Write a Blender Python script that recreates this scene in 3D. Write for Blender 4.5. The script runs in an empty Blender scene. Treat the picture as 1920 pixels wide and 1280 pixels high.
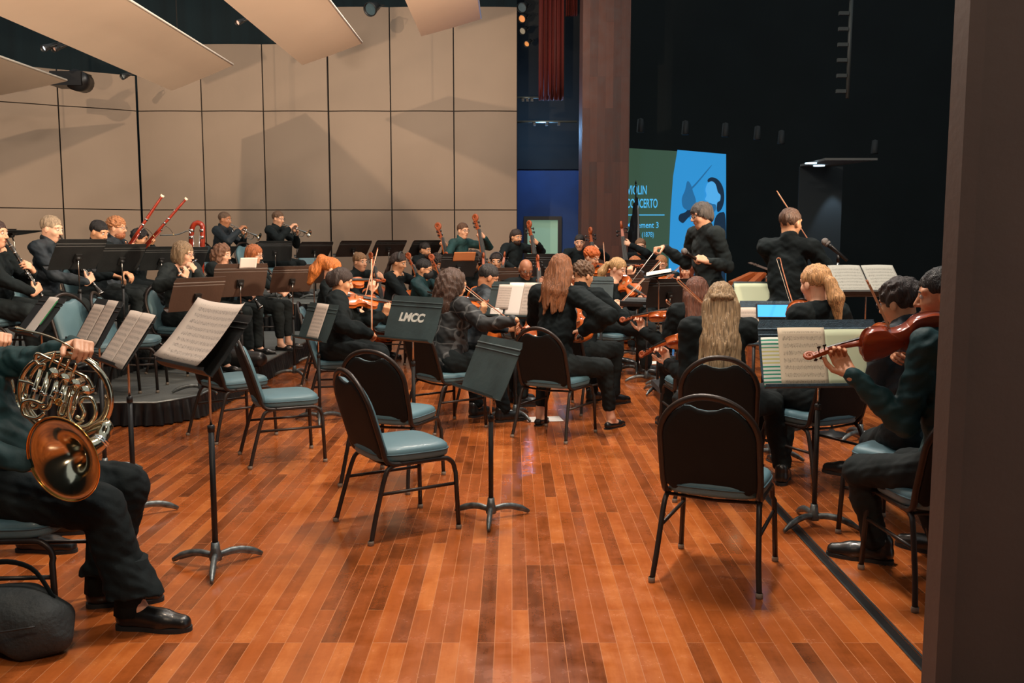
import bpy, math, random
import numpy as np
from mathutils import Vector, Matrix
random.seed(7); np.random.seed(7)
C = bpy.context.scene.collection
PI = math.pi
def V(*a): return Vector(a[0]) if len(a) == 1 else Vector(a)
def rad(a): return a*PI/180
CT, ST = math.cos, math.sin
# ---------------------------------------------------------------- camera
CH = 1.52; CF = 1757.0; CP = rad(6.27)
cam_d = bpy.data.cameras.new('camera'); cam = bpy.data.objects.new('camera', cam_d); C.objects.link(cam)
cam.location = (0, 0, CH); cam.rotation_euler = (PI/2-CP, 0, 0)
cam_d.sensor_width = 36; cam_d.lens = CF/1920*36; cam_d.clip_end = 200; cam_d.clip_start = 0.05
bpy.context.scene.camera = cam
def ray(x, y):
    a = (x-960)/CF; b = -(y-640)/CF
    return V(a, CT(CP)+b*ST(CP), -ST(CP)+b*CT(CP))
def flr(x, y, z=0.0):
    r = ray(x, y); t = (z-CH)/r.z; return V(r.x*t, r.y*t, z)
def at(x, y, Y):
    r = ray(x, y); t = Y/r.y; return V(r.x*t, Y, CH+r.z*t)
# ---------------------------------------------------------------- materials
def lin(c):
    o = []
    for v in c[:3]:
        v = v/255.0
        o.append(v/12.92 if v <= 0.04045 else ((v+0.055)/1.055)**2.4)
    return (o[0], o[1], o[2], 1.0)
MATS = {}
def mat(name, col, rough=0.6, metal=0.0, coat=0.0, bump=0.0, bscale=60.0, var=0.0, vscale=8.0, emit=None, estr=0.0, stretch=None, spec=0.5, sheen=0.0):
    if name in MATS: return MATS[name]
    m = bpy.data.materials.new(name); m.use_nodes = True; nt = m.node_tree; n = nt.nodes; l = nt.links
    b = n['Principled BSDF']; c = lin(col)
    b.inputs['Base Color'].default_value = c; b.inputs['Roughness'].default_value = rough
    b.inputs['Metallic'].default_value = metal; b.inputs['Coat Weight'].default_value = coat
    b.inputs['Specular IOR Level'].default_value = spec
    if sheen: b.inputs['Sheen Weight'].default_value = sheen
    tc = n.new('ShaderNodeTexCoord'); mp = n.new('ShaderNodeMapping'); l.new(tc.outputs['Object'], mp.inputs[0])
    if stretch: mp.inputs['Scale'].default_value = stretch
    if var:
        ns = n.new('ShaderNodeTexNoise'); ns.inputs['Scale'].default_value = vscale; ns.inputs['Detail'].default_value = 5
        l.new(mp.outputs[0], ns.inputs['Vector'])
        r = n.new('ShaderNodeValToRGB'); e = r.color_ramp.elements
        e[0].position = .3; e[1].position = .72
        e[0].color = tuple(max(0, v*(1-var)) for v in c[:3])+(1,); e[1].color = tuple(min(1, v*(1+var)) for v in c[:3])+(1,)
        l.new(ns.outputs[0], r.inputs[0]); l.new(r.outputs[0], b.inputs['Base Color'])
    if bump:
        nb = n.new('ShaderNodeTexNoise'); nb.inputs['Scale'].default_value = bscale; nb.inputs['Detail'].default_value = 4
        l.new(mp.outputs[0], nb.inputs['Vector'])
        bp = n.new('ShaderNodeBump'); bp.inputs['Strength'].default_value = bump; bp.inputs['Distance'].default_value = .01
        l.new(nb.outputs[0], bp.inputs['Height']); l.new(bp.outputs[0], b.inputs['Normal'])
    if emit:
        b.inputs['Emission Color'].default_value = lin(emit); b.inputs['Emission Strength'].default_value = estr
    MATS[name] = m; return m
def skin(c): return mat('skin_%d_%d_%d' % c, c, .5, 0, 0, .12, 120, .10, 9)
def hairm(c): return mat('hair_%d_%d_%d' % c, c, .45, 0, 0, 1.0, 60, .6, 42, stretch=(3.6, 3.6, .22))
BLK = mat('black_cloth', (18, 26, 28), .85, 0, 0, .35, 30, .3, 5, spec=.2)
BLK2 = mat('charcoal_cloth', (34, 41, 42), .85, 0, 0, .35, 26, .25, 5, spec=.2)
BLK3 = mat('grey_black_trousers', (27, 33, 34), .85, 0, 0, .3, 24, .2, 5, spec=.2)
SATIN = mat('black_satin', (30, 36, 38), .42, 0, 0, .5, 18, .3, 6)
TEALSH = mat('dark_green_shirt', (17, 50, 54), .65, 0, 0, .35, 24, .2, 6, spec=.3)
NAVYSH = mat('dark_navy_shirt', (24, 36, 44), .7, 0, 0, .35, 24, .2, 6)
GREENSH = mat('bottle_green_shirt', (10, 54, 54), .75, 0, 0, .3, 24, .2, 6)
LEATH = mat('black_shoe_leather', (24, 24, 24), .32, 0, .2, .1, 60)
SOLE = mat('shoe_sole', (30, 30, 30), .7)
FRAME = mat('chair_frame_brown_black', (50, 42, 38), .38, .35, 0, .1, 40, .2, 12)
GLIDE = mat('grey_plastic_glide', (130, 118, 105), .4)
TEALV = mat('teal_blue_vinyl', (80, 112, 122), .5, 0, .08, .12, 200, .08, 5)
BACKV = mat('dark_brown_vinyl', (24, 26, 26), .65, 0, 0, .12, 180, .1, 8, spec=.2)
PIPE = mat('seat_piping', (60, 88, 98), .6)
STEEL = mat('stand_black_enamel', (40, 40, 40), .45, .3, 0, .05, 100)
BASEM = mat('scuffed_silver_black_casting', (105, 110, 110), .42, .7, 0, .2, 60, .6, 25)
CHROME = mat('chrome_rod', (190, 190, 185), .25, 1.0)
DESK = mat('stand_desk_black', (34, 37, 38), .5, .1, 0, .08, 50, .3, 7)
DESKG = mat('stand_desk_slate', (50, 66, 68), .5, .1, 0, .1, 30, .35, 6)
DESKB = mat('stand_desk_brown', (78, 60, 50), .5, .1, 0, .1, 40, .15, 5)
PAPER0 = mat('plain_white_paper', (225, 218, 210), .8)
PGREEN = mat('pale_green_card', (196, 204, 172), .8)
ORANGEW = mat('violin_varnish', (190, 92, 32), .25, 0, .6, .05, 30, .35, 14, stretch=(1, .25, 1))
REDW = mat('violin_dark_varnish', (140, 58, 30), .22, 0, .7, .05, 30, .35, 12, stretch=(1, .25, 1))
BASSOON = mat('bassoon_red_maple', (140, 42, 22), .2, 0, .7, .05, 30, .4, 10)
EBONY = mat('ebony', (22, 20, 20), .35)
FINGERB = mat('fingerboard_grey_black', (66, 66, 66), .65, spec=.2)
STRINGM = mat('string_metal', (96, 94, 90), .55, .4)
STICKW = mat('bow_stick_wood', (176, 104, 66), .35, 0, .3, 0, 1, .2, 30)
BHAIR = mat('bow_hair', (222, 200, 172), .6)
SILVER = mat('silver_plate', (225, 220, 210), .16, 1.0)
BRASS = mat('brass_lacquer', (226, 168, 88), .16, 1.0)
NICKEL = mat('nickel_silver_horn', (214, 200, 172), .14, 1.0)
BOREW = mat('clarinet_wood', (24, 24, 24), .3, 0, .3)
WHITEE = mat('eye_white', (200, 190, 180), .4)
PUPIL = mat('eye_dark', (20, 14, 12), .2)
LIPM = mat('lip', (160, 92, 82), .5)
GLASSF = mat('glasses_frame', (52, 40, 38), .3)
MASKM = mat('black_face_mask', (22, 24, 26), .8, 0, 0, .2, 60)
# ---------------------------------------------------------------- mesh builder
class MB:
    def __init__(s): s.v = []; s.f = []; s.sm = []; s.mi = []; s.m = 0
    def add(s, vs, fs, smooth=True):
        o = len(s.v); s.v += [tuple(v) for v in vs]
        for f in fs: s.f.append(tuple(i+o for i in f)); s.sm.append(smooth); s.mi.append(s.m)
    def box(s, c, d, R=None):
        R = R or Matrix.Identity(3); c = V(c)
        vs = [c+R@V(x*d[0]/2, y*d[1]/2, z*d[2]/2) for x in (-1, 1) for y in (-1, 1) for z in (-1, 1)]
        s.add(vs, [(0,1,3,2),(4,6,7,5),(0,4,5,1),(2,3,7,6),(0,2,6,4),(1,5,7,3)], False)
    def tube(s, pts, r, n=10, caps=True, closed=False, flat=1.0):
        pts = [V(p) for p in pts]; N = len(pts)
        rr = r if isinstance(r, (list, tuple)) else [r]*N
        T = []
        for i in range(N):
            if closed: t = pts[(i+1) % N]-pts[i-1]
            else: t = pts[min(i+1, N-1)]-pts[max(i-1, 0)]
            T.append(t.normalized() if t.length > 1e-9 else V(0, 0, 1))
        ref = V(0, 0, 1) if abs(T[0].z) < .9 else V(1, 0, 0)
        u = (ref-T[0]*ref.dot(T[0])).normalized(); vs = []
        for i in range(N):
            u = u-T[i]*u.dot(T[i]); u.normalize(); w = T[i].cross(u)
            for k in range(n):
                a = 2*PI*k/n; vs.append(pts[i]+u*(CT(a)*rr[i])+w*(ST(a)*rr[i]*flat))
        fs = []; M = N if closed else N-1
        for i in range(M):
            j = (i+1) % N
            for k in range(n):
                k2 = (k+1) % n; fs.append((i*n+k, i*n+k2, j*n+k2, j*n+k))
        s.add(vs, fs, True)
        if caps and not closed:
            o = len(s.v)-len(vs)
            s.f.append(tuple(o+k for k in range(n-1, -1, -1))); s.sm.append(False); s.mi.append(s.m)
            s.f.append(tuple(o+(N-1)*n+k for k in range(n))); s.sm.append(False); s.mi.append(s.m)
    def lathe(s, prof, n=20, M=None):
        M = M or Matrix.Identity(4); vs = []
        for r, z in prof:
            for k in range(n): a = 2*PI*k/n; vs.append(M@V(r*CT(a), r*ST(a), z))
        fs = [(i*n+k, i*n+(k+1) % n, (i+1)*n+(k+1) % n, (i+1)*n+k) for i in range(len(prof)-1) for k in range(n)]
        s.add(vs, fs, True)
    def ell(s, c, r, n=12, R=None):
        R = R or Matrix.Identity(3); c = V(c); vs = []; m = n//2
        for i in range(m+1):
            th = PI*i/m
            for k in range(n):
                a = 2*PI*k/n; vs.append(c+R@V(r[0]*ST(th)*CT(a), r[1]*ST(th)*ST(a), r[2]*CT(th)))
        s.add(vs, [(i*n+k, (i+1)*n+k, (i+1)*n+(k+1) % n, i*n+(k+1) % n) for i in range(m) for k in range(n)], True)
    def grid(s, P, smooth=True, thick=None):
        # P[i][j] points ; optional thickness vector
        a = len(P); b = len(P[0]); vs = [V(p) for r in P for p in r]
        fs = [(i*b+j, (i+1)*b+j, (i+1)*b+j+1, i*b+j+1) for i in range(a-1) for j in range(b-1)]
        if thick is None: s.add(vs, fs, smooth); return
        t = V(thick); n0 = len(vs); vs2 = vs+[v+t for v in vs]
        fs2 = fs+[tuple(n0+q for q in reversed(f)) for f in fs]
        rim = [i*b for i in range(a)]+[(a-1)*b+j for j in range(1, b)]+[i*b+b-1 for i in range(a-2, -1, -1)]+[j for j in range(b-2, 0, -1)]
        for i in range(len(rim)):
            p, q = rim[i], rim[(i+1) % len(rim)]; fs2.append((p, p+n0, q+n0, q))
        s.add(vs2, fs2, smooth)
    def prism(s, poly, off, smooth=False):
        n = len(poly); off = V(off); vs = [V(p) for p in poly]+[V(p)+off for p in poly]
        s.add(vs, [tuple(range(n-1, -1, -1)), tuple(range(n, 2*n))]+[(i, (i+1) % n, (i+1) % n+n, i+n) for i in range(n)], smooth)
    def mesh(s, name, mats):
        me = bpy.data.meshes.new(name); me.from_pydata(s.v, [], s.f)
        me.polygons.foreach_set('use_smooth', s.sm); me.polygons.foreach_set('material_index', s.mi)
        for m in (mats if isinstance(mats, (list, tuple)) else [mats]): me.materials.append(m)
        me.update(); return me
    def build(s, name, mats, parent=None):
        return ob(name, s.mesh(name, mats), parent)
def ob(name, me, parent=None, M=None):
    o = bpy.data.objects.new(name, me); C.objects.link(o)
    if parent: o.parent = parent
    if M is not None: o.matrix_basis = M
    return o
def empty(name, M=None):
    o = bpy.data.objects.new(name, None); C.objects.link(o); o.empty_display_size = .1
    if M is not None: o.matrix_basis = M
    return o
def tag(o, label=None, cat=None, group=None, kind=None):
    if label: o['label'] = label
    if cat: o['category'] = cat
    if group: o['group'] = group
    if kind: o['kind'] = kind
    return o
def copy_tree(o, parent=None):
    c = o.copy(); C.objects.link(c)
    if parent: c.parent = parent
    for ch in list(o.children): copy_tree(ch, c)
    return c
PROTO = {}
def inst(kind, maker, M, label, cat, group=None, mats=None):
    """first use moves the prototype itself, later ones copy it with its parts"""
    if kind not in PROTO: o = maker(); PROTO[kind] = o
    else: o = copy_tree(PROTO[kind])
    for k in list(o.keys()):
        if k in ('label', 'category', 'group'): del o[k]
    o.matrix_basis = M
    return tag(o, label, cat, group)
def pose(loc, az=0.0, scale=1.0):
    return Matrix.Translation(V(loc)) @ Matrix.Rotation(rad(az), 4, 'Z') @ Matrix.Scale(scale, 4)
def frame(origin, ydir, zdir):
    y = V(ydir).normalized(); z = V(zdir); z = (z-y*z.dot(y)).normalized(); x = y.cross(z)
    M = Matrix.Identity(4)
    for i in range(3): M[i][0] = x[i]; M[i][1] = y[i]; M[i][2] = z[i]; M[i][3] = origin[i]
    return M
def arc(c, r, a0, a1, n, ax='xz', z=0):
    out = []
    for i in range(n+1):
        a = rad(a0+(a1-a0)*i/n); x = r*CT(a); y = r*ST(a)
        out.append(V(c)+(V(x, 0, y) if ax == 'xz' else V(x, y, 0) if ax == 'xy' else V(0, x, y)))
    return out
def crom(P, n=6, closed=False):
    P = [V(p) for p in P]; N = len(P); out = []
    for i in range(N if closed else N-1):
        p1, p2 = P[i], P[(i+1) % N]
        p0 = P[i-1] if (i > 0 or closed) else p1; p3 = P[(i+2) % N] if (i+2 < N or closed) else p2
        for k in range(n):
            t = k/n; out.append(.5*((2*p1)+(p2-p0)*t+(2*p0-5*p1+4*p2-p3)*t*t+(3*p1-p0-3*p2+p3)*t**3))
    if not closed: out.append(P[-1])
    return out
# ---------------------------------------------------------------- implicit surfaces for bodies, hair and clothes
class Vox:
    def __init__(s, lo, hi, h):
        s.h = h; s.lo = np.array(lo, float)-3*h; n = np.ceil((np.array(hi)-s.lo)/h).astype(int)+4
        s.n = n; s.F = np.full(n, .3, np.float32)
        s.ax = [(s.lo[i]+h*np.arange(n[i])).astype(np.float32) for i in range(3)]
    def sub(s, lo, hi):
        i0 = [max(0, int((lo[k]-s.lo[k])/s.h)-1) for k in range(3)]; i1 = [min(int(s.n[k]), int((hi[k]-s.lo[k])/s.h)+3) for k in range(3)]
        if any(i1[k] <= i0[k] for k in range(3)): return None
        sl = tuple(slice(i0[k], i1[k]) for k in range(3))
        X = s.ax[0][sl[0]][:, None, None]; Y = s.ax[1][sl[1]][None, :, None]; Z = s.ax[2][sl[2]][None, None, :]
        return sl, X, Y, Z
    def comb(s, sl, d, k, sub):
        A = s.F[sl]
        if sub:
            d = -d; hh = np.maximum(k-np.abs(A-d), 0)/k; s.F[sl] = np.maximum(A, d)+hh*hh*k*.25
        else:
            hh = np.maximum(k-np.abs(A-d), 0)/k; s.F[sl] = np.minimum(A, d)-hh*hh*k*.25
    def cap(s, a, b, ra, rb, k=.02, flat=None, sub=False):
        a = np.array(a, np.float32); b = np.array(b, np.float32); R = max(ra, rb)+k+2*s.h
        q = s.sub(np.minimum(a, b)-R, np.maximum(a, b)+R)
        if q is None: return
        sl, X, Y, Z = q; x = X-a[0]; y = Y-a[1]; z = Z-a[2]; ab = b-a; L = float(ab@ab)+1e-9
        t = np.clip((x*ab[0]+y*ab[1]+z*ab[2])/L, 0, 1)
        x = x-t*ab[0]; y = y-t*ab[1]; z = z-t*ab[2]; r = ra+(rb-ra)*t
        g = 1.0
        if flat is not None:
            nn = flat[0]; f = flat[1]; w = (x*nn[0]+y*nn[1]+z*nn[2])*(1/f-1)
            x = x+nn[0]*w; y = y+nn[1]*w; z = z+nn[2]*w; g = (1+f)/2
        s.comb(sl, (np.sqrt(x*x+y*y+z*z)-r)*g, k, sub)
    def ell(s, c, r, R=None, k=.02, sub=False):
        c = np.array(c, np.float32); m = max(r)+k+2*s.h
        q = s.sub(c-m, c+m)
        if q is None: return
        sl, X, Y, Z = q; x = X-c[0]; y = Y-c[1]; z = Z-c[2]
        if R is not None:
            R = np.array(R, np.float32); x, y, z = (x*R[0][0]+y*R[1][0]+z*R[2][0], x*R[0][1]+y*R[1][1]+z*R[2][1], x*R[0][2]+y*R[1][2]+z*R[2][2])
        k0 = np.sqrt((x/r[0])**2+(y/r[1])**2+(z/r[2])**2); k1 = np.sqrt((x/r[0]**2)**2+(y/r[1]**2)**2+(z/r[2]**2)**2)+1e-6
        s.comb(sl, k0*(k0-1)/k1, k, sub)
    def plane(s, p, n, c=None, rad_=0):
        """cut away the side n points to"""
        X, Y, Z = s.ax[0][:, None, None], s.ax[1][None, :, None], s.ax[2][None, None, :]
        G = np.maximum(s.F, (X-p[0])*n[0]+(Y-p[1])*n[1]+(Z-p[2])*n[2])
        s.F = G if c is None else np.where((X-c[0])**2+(Y-c[1])**2+(Z-c[2])**2 < rad_*rad_, G, s.F)
    def noise(s, amp, freq, st=(1, 1, 1), seed=0):
        I = np.nonzero(np.abs(s.F) < 3*s.h+amp)
        x = s.ax[0][I[0]]*freq*st[0]+seed; y = s.ax[1][I[1]]*freq*st[1]+seed*1.7; z = s.ax[2][I[2]]*freq*st[2]
        w = np.sin(x+1.7*np.sin(y*.9+z*.6))*np.sin(y*1.1+1.3*np.sin(z*.8))+.5*np.sin(2.1*z+1.9*np.sin(x*1.3)+y)
        s.F[I] += (amp*.7*w).astype(np.float32)
    def mesh(s, name, mats, matf=None, smooth=1):
        F = s.F; S = F < 0; nx, ny, nz = F.shape
        c8 = [S[a:nx-1+a, b:ny-1+b, c:nz-1+c] for a in (0, 1) for b in (0, 1) for c in (0, 1)]
        anyv = c8[0].copy(); allv = c8[0].copy()
        for q in c8[1:]: anyv |= q; allv &= q
        act = anyv & ~allv; I = np.argwhere(act); n = len(I)
        if n == 0:
            return bpy.data.meshes.new(name)
        cid = np.full(act.shape, -1, np.int32); cid[act] = np.arange(n)
        offs = np.array([(a, b, c) for a in (0, 1) for b in (0, 1) for c in (0, 1)])
        vals = np.stack([F[I[:, 0]+o[0], I[:, 1]+o[1], I[:, 2]+o[2]] for o in offs], 1)
        P = np.zeros((n, 3)); cnt = np.zeros(n)
        for e0 in range(8):
            for ax in range(3):
                if offs[e0][ax]: continue
                o1 = offs[e0].copy(); o1[ax] = 1; e1 = o1[0]*4+o1[1]*2+o1[2]
                va, vb = vals[:, e0], vals[:, e1]; m = (va < 0) != (vb < 0)
                t = np.where(m, va/np.where(m, va-vb, 1), 0)
                p = offs[e0][None, :]*1.0+np.zeros((n, 3)); p[:, ax] += t
                P += p*m[:, None]; cnt += m
        P = (P/cnt[:, None]+I)
        quads = []
        for ax in range(3):
            A = np.moveaxis(S, ax, 0); d = A[:-1] != A[1:]
            d = d[:, 1:-1, 1:-1]; J = np.argwhere(d)
            if not len(J): continue
            i, j, k = J[:, 0], J[:, 1]+1, J[:, 2]+1
            inside = A[i, j, k]
            cm = np.moveaxis(cid, ax, 0)
            q = np.stack([cm[i, j-1, k-1], cm[i, j, k-1], cm[i, j, k], cm[i, j-1, k]], 1)
            fl = inside if ax != 1 else ~inside
            q[~fl] = q[~fl][:, ::-1]
            quads.append(q)
        Q = np.concatenate(quads); Q = Q[(Q >= 0).all(1)]
        for _ in range(smooth):
            ia = Q.ravel(); ib = Q[:, [1, 2, 3, 0]].ravel(); w = np.bincount(ia, minlength=n)
            acc = np.stack([np.bincount(ia, P[ib, i], n) for i in range(3)], 1)
            P = P*.5+.5*np.where(w[:, None] > 0, acc/np.maximum(w, 1)[:, None], P)
        P = s.lo+P*s.h
        me = bpy.data.meshes.new(name); me.vertices.add(n); me.vertices.foreach_set('co', P.astype(np.float32).ravel())
        me.loops.add(len(Q)*4); me.polygons.add(len(Q)); me.loops.foreach_set('vertex_index', Q.astype(np.int32).ravel())
        me.polygons.foreach_set('loop_start', np.arange(0, len(Q)*4, 4, dtype=np.int32))
        me.polygons.foreach_set('use_smooth', np.ones(len(Q), bool))
        for m in (mats if isinstance(mats, (list, tuple)) else [mats]): me.materials.append(m)
        if matf is not None:
            cen = P[Q].mean(1); me.polygons.foreach_set('material_index', matf(cen).astype(np.int32))
        me.update(calc_edges=True); return me
def vox_from(prims, h, infl=0.0):
    lo = np.array([9., 9, 9]); hi = -lo
    for p in prims:
        if p[-1]: continue
        if p[0] == 'c': R = max(p[3], p[4])+infl; lo = np.minimum(lo, np.minimum(p[1], p[2])-R); hi = np.maximum(hi, np.maximum(p[1], p[2])+R)
        else: R = max(p[2])+infl; lo = np.minimum(lo, np.array(p[1])-R); hi = np.maximum(hi, np.array(p[1])+R)
    v = Vox(lo, hi, h)
    for p in prims:
        if p[0] == 'c': v.cap(p[1], p[2], p[3]+infl, p[4]+infl, p[5], p[6], p[-1])
        else: v.ell(p[1], tuple(r+infl for r in p[2]), p[3], p[4], p[-1])
    return v
def cp(a, b, ra, rb, k=.02, flat=None, sub=False): return ('c', tuple(a), tuple(b), ra, rb, k, flat, sub)
def el(c, r, R=None, k=.02, sub=False): return ('e', tuple(c), tuple(r), R, k, sub)
# ---------------------------------------------------------------- chair
def make_chair():
    r = empty('banquet_chair')
    # seat cushion : rounded trapezoid, domed
    def outline(sc, z, n=40, w=.215, d=.21):
        o = []
        for i in range(n):
            a = 2*PI*i/n; c, s_ = CT(a), ST(a)
            x = math.copysign(abs(c)**.45, c)*w*(1+.06*s_); y = math.copysign(abs(s_)**.5, s_)*d
            o.append(V(x*sc, y*sc+.01, z))
        return o
    def cushion(rings):
        m = MB(); n = 40; vs = []
        for sc, z in rings: vs += outline(sc, z)
        fs = [(i*n+k, i*n+(k+1) % n, (i+1)*n+(k+1) % n, (i+1)*n+k) for i in range(len(rings)-1) for k in range(n)]
        fs.append(tuple(range(n-1, -1, -1))); fs.append(tuple((len(rings)-1)*n+k for k in range(n)))
        m.add(vs, fs, True); return m
    cushion([(.90, .395), (.98, .398), (1.0, .41), (1.0, .437), (.985, .452), (.93, .463), (.8, .470), (.5, .476), (.2, .478)]).build('seat', TEALV, r)
    m = MB(); m.tube([p for p in outline(1.004, .432)], .0045, 6, closed=True); m.build('seat_piping', PIPE, r)
    # side frames : inverted U each side
    for sx in (-1, 1):
        m = MB(); x0 = .205*sx
        pts = [V(.225*sx, .235, 0), V(.215*sx, .225, .30)]
        pts += [V(x0, .225-.07*(1-CT(t)), .315+.07*ST(t)) for t in (0, .5, 1.0, PI/2)]
        pts += [V(x0, 0, .385), V(x0, -.11, .385)]
        m.tube([V(.226*sx, .235, .012)]+pts[1:2]+crom(pts[2:], 3), .0125, 8)
        m.build('leg', FRAME, r)
        m = MB()
        m.tube(crom([V(x0, -.09, .385), V(x0, -.14, .375), V(.210*sx, -.175, .33), V(.222*sx, -.232, .14), V(.234*sx, -.265, .012)], 5), .0125, 8)
        m.build('leg', FRAME, r)
        m = MB(); m.tube([V(.213*sx, .228, .245), V(.216*sx, -.196, .245)], .009, 8); m.build('stretcher', FRAME, r)
        for (gx, gy) in ((.226*sx, .235), (.235*sx, -.268)):
            m = MB(); m.lathe([(0, 0), (.015, 0), (.016, .012), (.015, .022), (.0135, .024)], 10, Matrix.Translation(V(gx, gy, 0))); m.build('foot_glide', GLIDE, r)
    m = MB(); m.tube([V(-.205, -.13, .375), V(0, -.13, .365), V(.205, -.13, .375)], .008, 8); m.tube([V(-.205, .14, .38), V(.205, .14, .38)], .008, 8); m.build('cross_bar', FRAME, r)
    # back hoop
    def bk(z): return -.165-.14*((z-.40)/.46) if z > .40 else -.165
    m = MB(); pts = [V(-.205, -.08, .385), V(-.207, -.14, .392), V(-.209, -.172, .42)]
    for z in (.48, .56, .62): pts.append(V(-.213, bk(z), z))
    for a in range(170, 9, -20): z = .66+.195*ST(rad(a)); pts.append(V(.213*CT(rad(a)), bk(z), z))
    for z in (.62, .56, .48): pts.append(V(.213, bk(z), z))
    pts += [V(.209, -.172, .42), V(.207, -.14, .392), V(.205, -.08, .385)]
    m.tube(crom(pts, 3), .0125, 8, flat=1.25); m.build('back_frame', FRAME, r)
    # padded back : outline with the dip for a hand hold
    ol = []
    for z in (.44, .50, .56, .62): ol.append((.201, z))
    for a in (5, 20, 35, 48, 60): ol.append((.203*CT(rad(a))+.0, .650+.186*ST(rad(a))))
    ol += [(.075, .812), (.04, .797), (0, .792)]
    half = ol; full = half+[(-x, z) for x, z in reversed(half[:-1])]
    bot = [(-.17, .415), (-.08, .402), (0, .40), (.08, .402), (.17, .415)]
    full = full+bot; n = len(full); cx, cz = 0, .60
    def pad(rings, nm, mt):
        m = MB(); vs = []
        for sc, off in rings:
            for x, z in full: zz = cz+(z-cz)*sc; vs.append(V(x*sc, bk(zz)+off, zz))
        fs = [(i*n+k, i*n+(k+1) % n, (i+1)*n+(k+1) % n, (i+1)*n+k) for i in range(len(rings)-1) for k in range(n)]
        fs.append(tuple((len(rings)-1)*n+k for k in range(n))); m.add(vs, fs, True); m.build(nm, mt, r)
    pad([(1.0, 0.0), (1.0, .012), (.97, .026), (.9, .034), (.6, .040), (.3, .041)], 'backrest', TEALV)
    pad([(1.0, 0.002), (1.0, -.008), (.985, -.013), (.9, -.016), (.5, -.017)], 'back_cover', BACKV)
    return r
def chair(x, y, az, label, zf=0.0, group='dome backed banquet chairs'):
    return inst('chair', make_chair, pose((x, y, zf), az), label, 'chair', group)
# ---------------------------------------------------------------- music stands
def make_stand(deskm, tilt, h, dy=0.0, wide=.50, tall=.32, basem=None):
    """base at the origin; the reader looks along +Y; the desk leans back by tilt degrees"""
    r = empty('music_stand'); t = rad(tilt); up = V(0, ST(t), CT(t)); nr = V(0, -CT(t), ST(t))
    c = V(0, dy, h); R = Matrix((V(1, 0, 0), nr*-1, up)).transposed()
    w2, t2 = wide/2, tall/2; m = MB()
    def P(x, z, o=0.0): return c+V(1, 0, 0)*x+up*z+nr*o
    # panel with rounded corners and two pressed ribs near the top
    rows = [-t2, -t2*.5, 0, t2*.45, t2*.50, t2*.54, t2*.58, t2*.63, t2*.67, t2*.72, t2*.76, t2*.80, t2*.95, t2]
    rib = {t2*.50: .0, t2*.54: .006, t2*.58: .0, t2*.67: 0, t2*.72: .006, t2*.76: 0}
    G = []
    for z in rows:
        ww = w2 if abs(z) < t2*.94 else w2-.012
        G.append([P(x, z, rib.get(z, 0)) for x in (-ww, -ww*.6, 0, ww*.6, ww)])
    m.grid(G, False, nr*-.003); m.build('desk', deskm, r)
    m = MB(); lo = -t2
    m.grid([[P(x, lo, 0) for x in (-w2, w2)], [P(x, lo-.004, .03) for x in (-w2, w2)], [P(x, lo+.0, .055) for x in (-w2, w2)], [P(x, lo+.012, .058) for x in (-w2, w2)]], False, up*-.003)
    m.build('ledge', deskm, r)
    m = MB(); m.lathe([(0, -.02), (.02, -.02), (.02, .02), (0, .02)], 12, Matrix.Translation(c-nr*.022+up*-.03) @ Matrix.Rotation(PI/2, 4, 'Y'))
    m.box(c-nr*.014+up*-.03, (.06, .02, .075), R); m.build('tilt_clamp', STEEL, r)
    m = MB(); m.lathe([(0, .0), (.011, .0), (.011, .012), (0, .014)], 10, Matrix.Translation(c-nr*.026+up*-.03) @ nr.to_track_quat('-Z', 'Y').to_matrix().to_4x4()); m.build('knob', CHROME, r)
    top = c-nr*.024+up*-.03
    zt = max(.45, min(.66, h-.28))
    m = MB(); m.tube([V(0, 0, .06), V(0, 0, zt)], .0135, 10); m.build('pole', STEEL, r)
    m = MB(); m.tube([V(0, 0, zt-.02), V(0, 0, top.z-.06), V(0, top.y, top.z)], .0065, 8); m.build('inner_rod', CHROME, r)
    m = MB(); m.lathe([(0, zt-.02), (.0165, zt-.02), (.0165, zt+.01), (.008, zt+.014)], 12); m.build('collar', STEEL, r)
    m = MB(); m.lathe([(.0, .035), (.028, .035), (.03, .05), (.022, .085), (.018, .12), (.0, .12)], 12); m.build('hub', basem or BASEM, r)
    for k in range(3):
        a = rad(90+120*k); d = V(CT(a), ST(a), 0); m = MB()
        pts = [d*.015+V(0, 0, .055), d*.07+V(0, 0, .062), d*.13+V(0, 0, .056), d*.19+V(0, 0, .036), d*.235+V(0, 0, .012)]
        m.tube(crom(pts, 3), [.017, .017, .017, .018, .018, .018, .018, .018, .018, .017, .014, .012, .010], 8, flat=.8); m.build('leg', basem or BASEM, r)
    return r
DESKPOSE = {}
def stand(x, y, az, h, tilt, label, mat_=None, zf=0.0, dy=.0, wide=.50, tall=.32, base_rot=0, group='folding desk music stands'):
    mat_ = mat_ or DESK
    key = 'stand_%s_%.2f_%d_%.2f_%.2f' % (mat_.name, h, tilt, dy, wide)
    o = inst(key, lambda: make_stand(mat_, tilt, h, dy, wide, tall), pose((x, y, zf), az), label, 'music stand', group)
    t = rad(tilt); M = o.matrix_basis.copy()
    # matrix of the printed face: x right, z up along the desk, -y towards the reader
    L = Matrix.Identity(4); up = V(0, ST(t), CT(t)); nr = V(0, -CT(t), ST(t))
    for i in range(3): L[i][0] = (1, 0, 0)[i]; L[i][1] = -nr[i]; L[i][2] = up[i]; L[i][3] = (0, dy, h)[i]
    return o, M @ L
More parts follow.
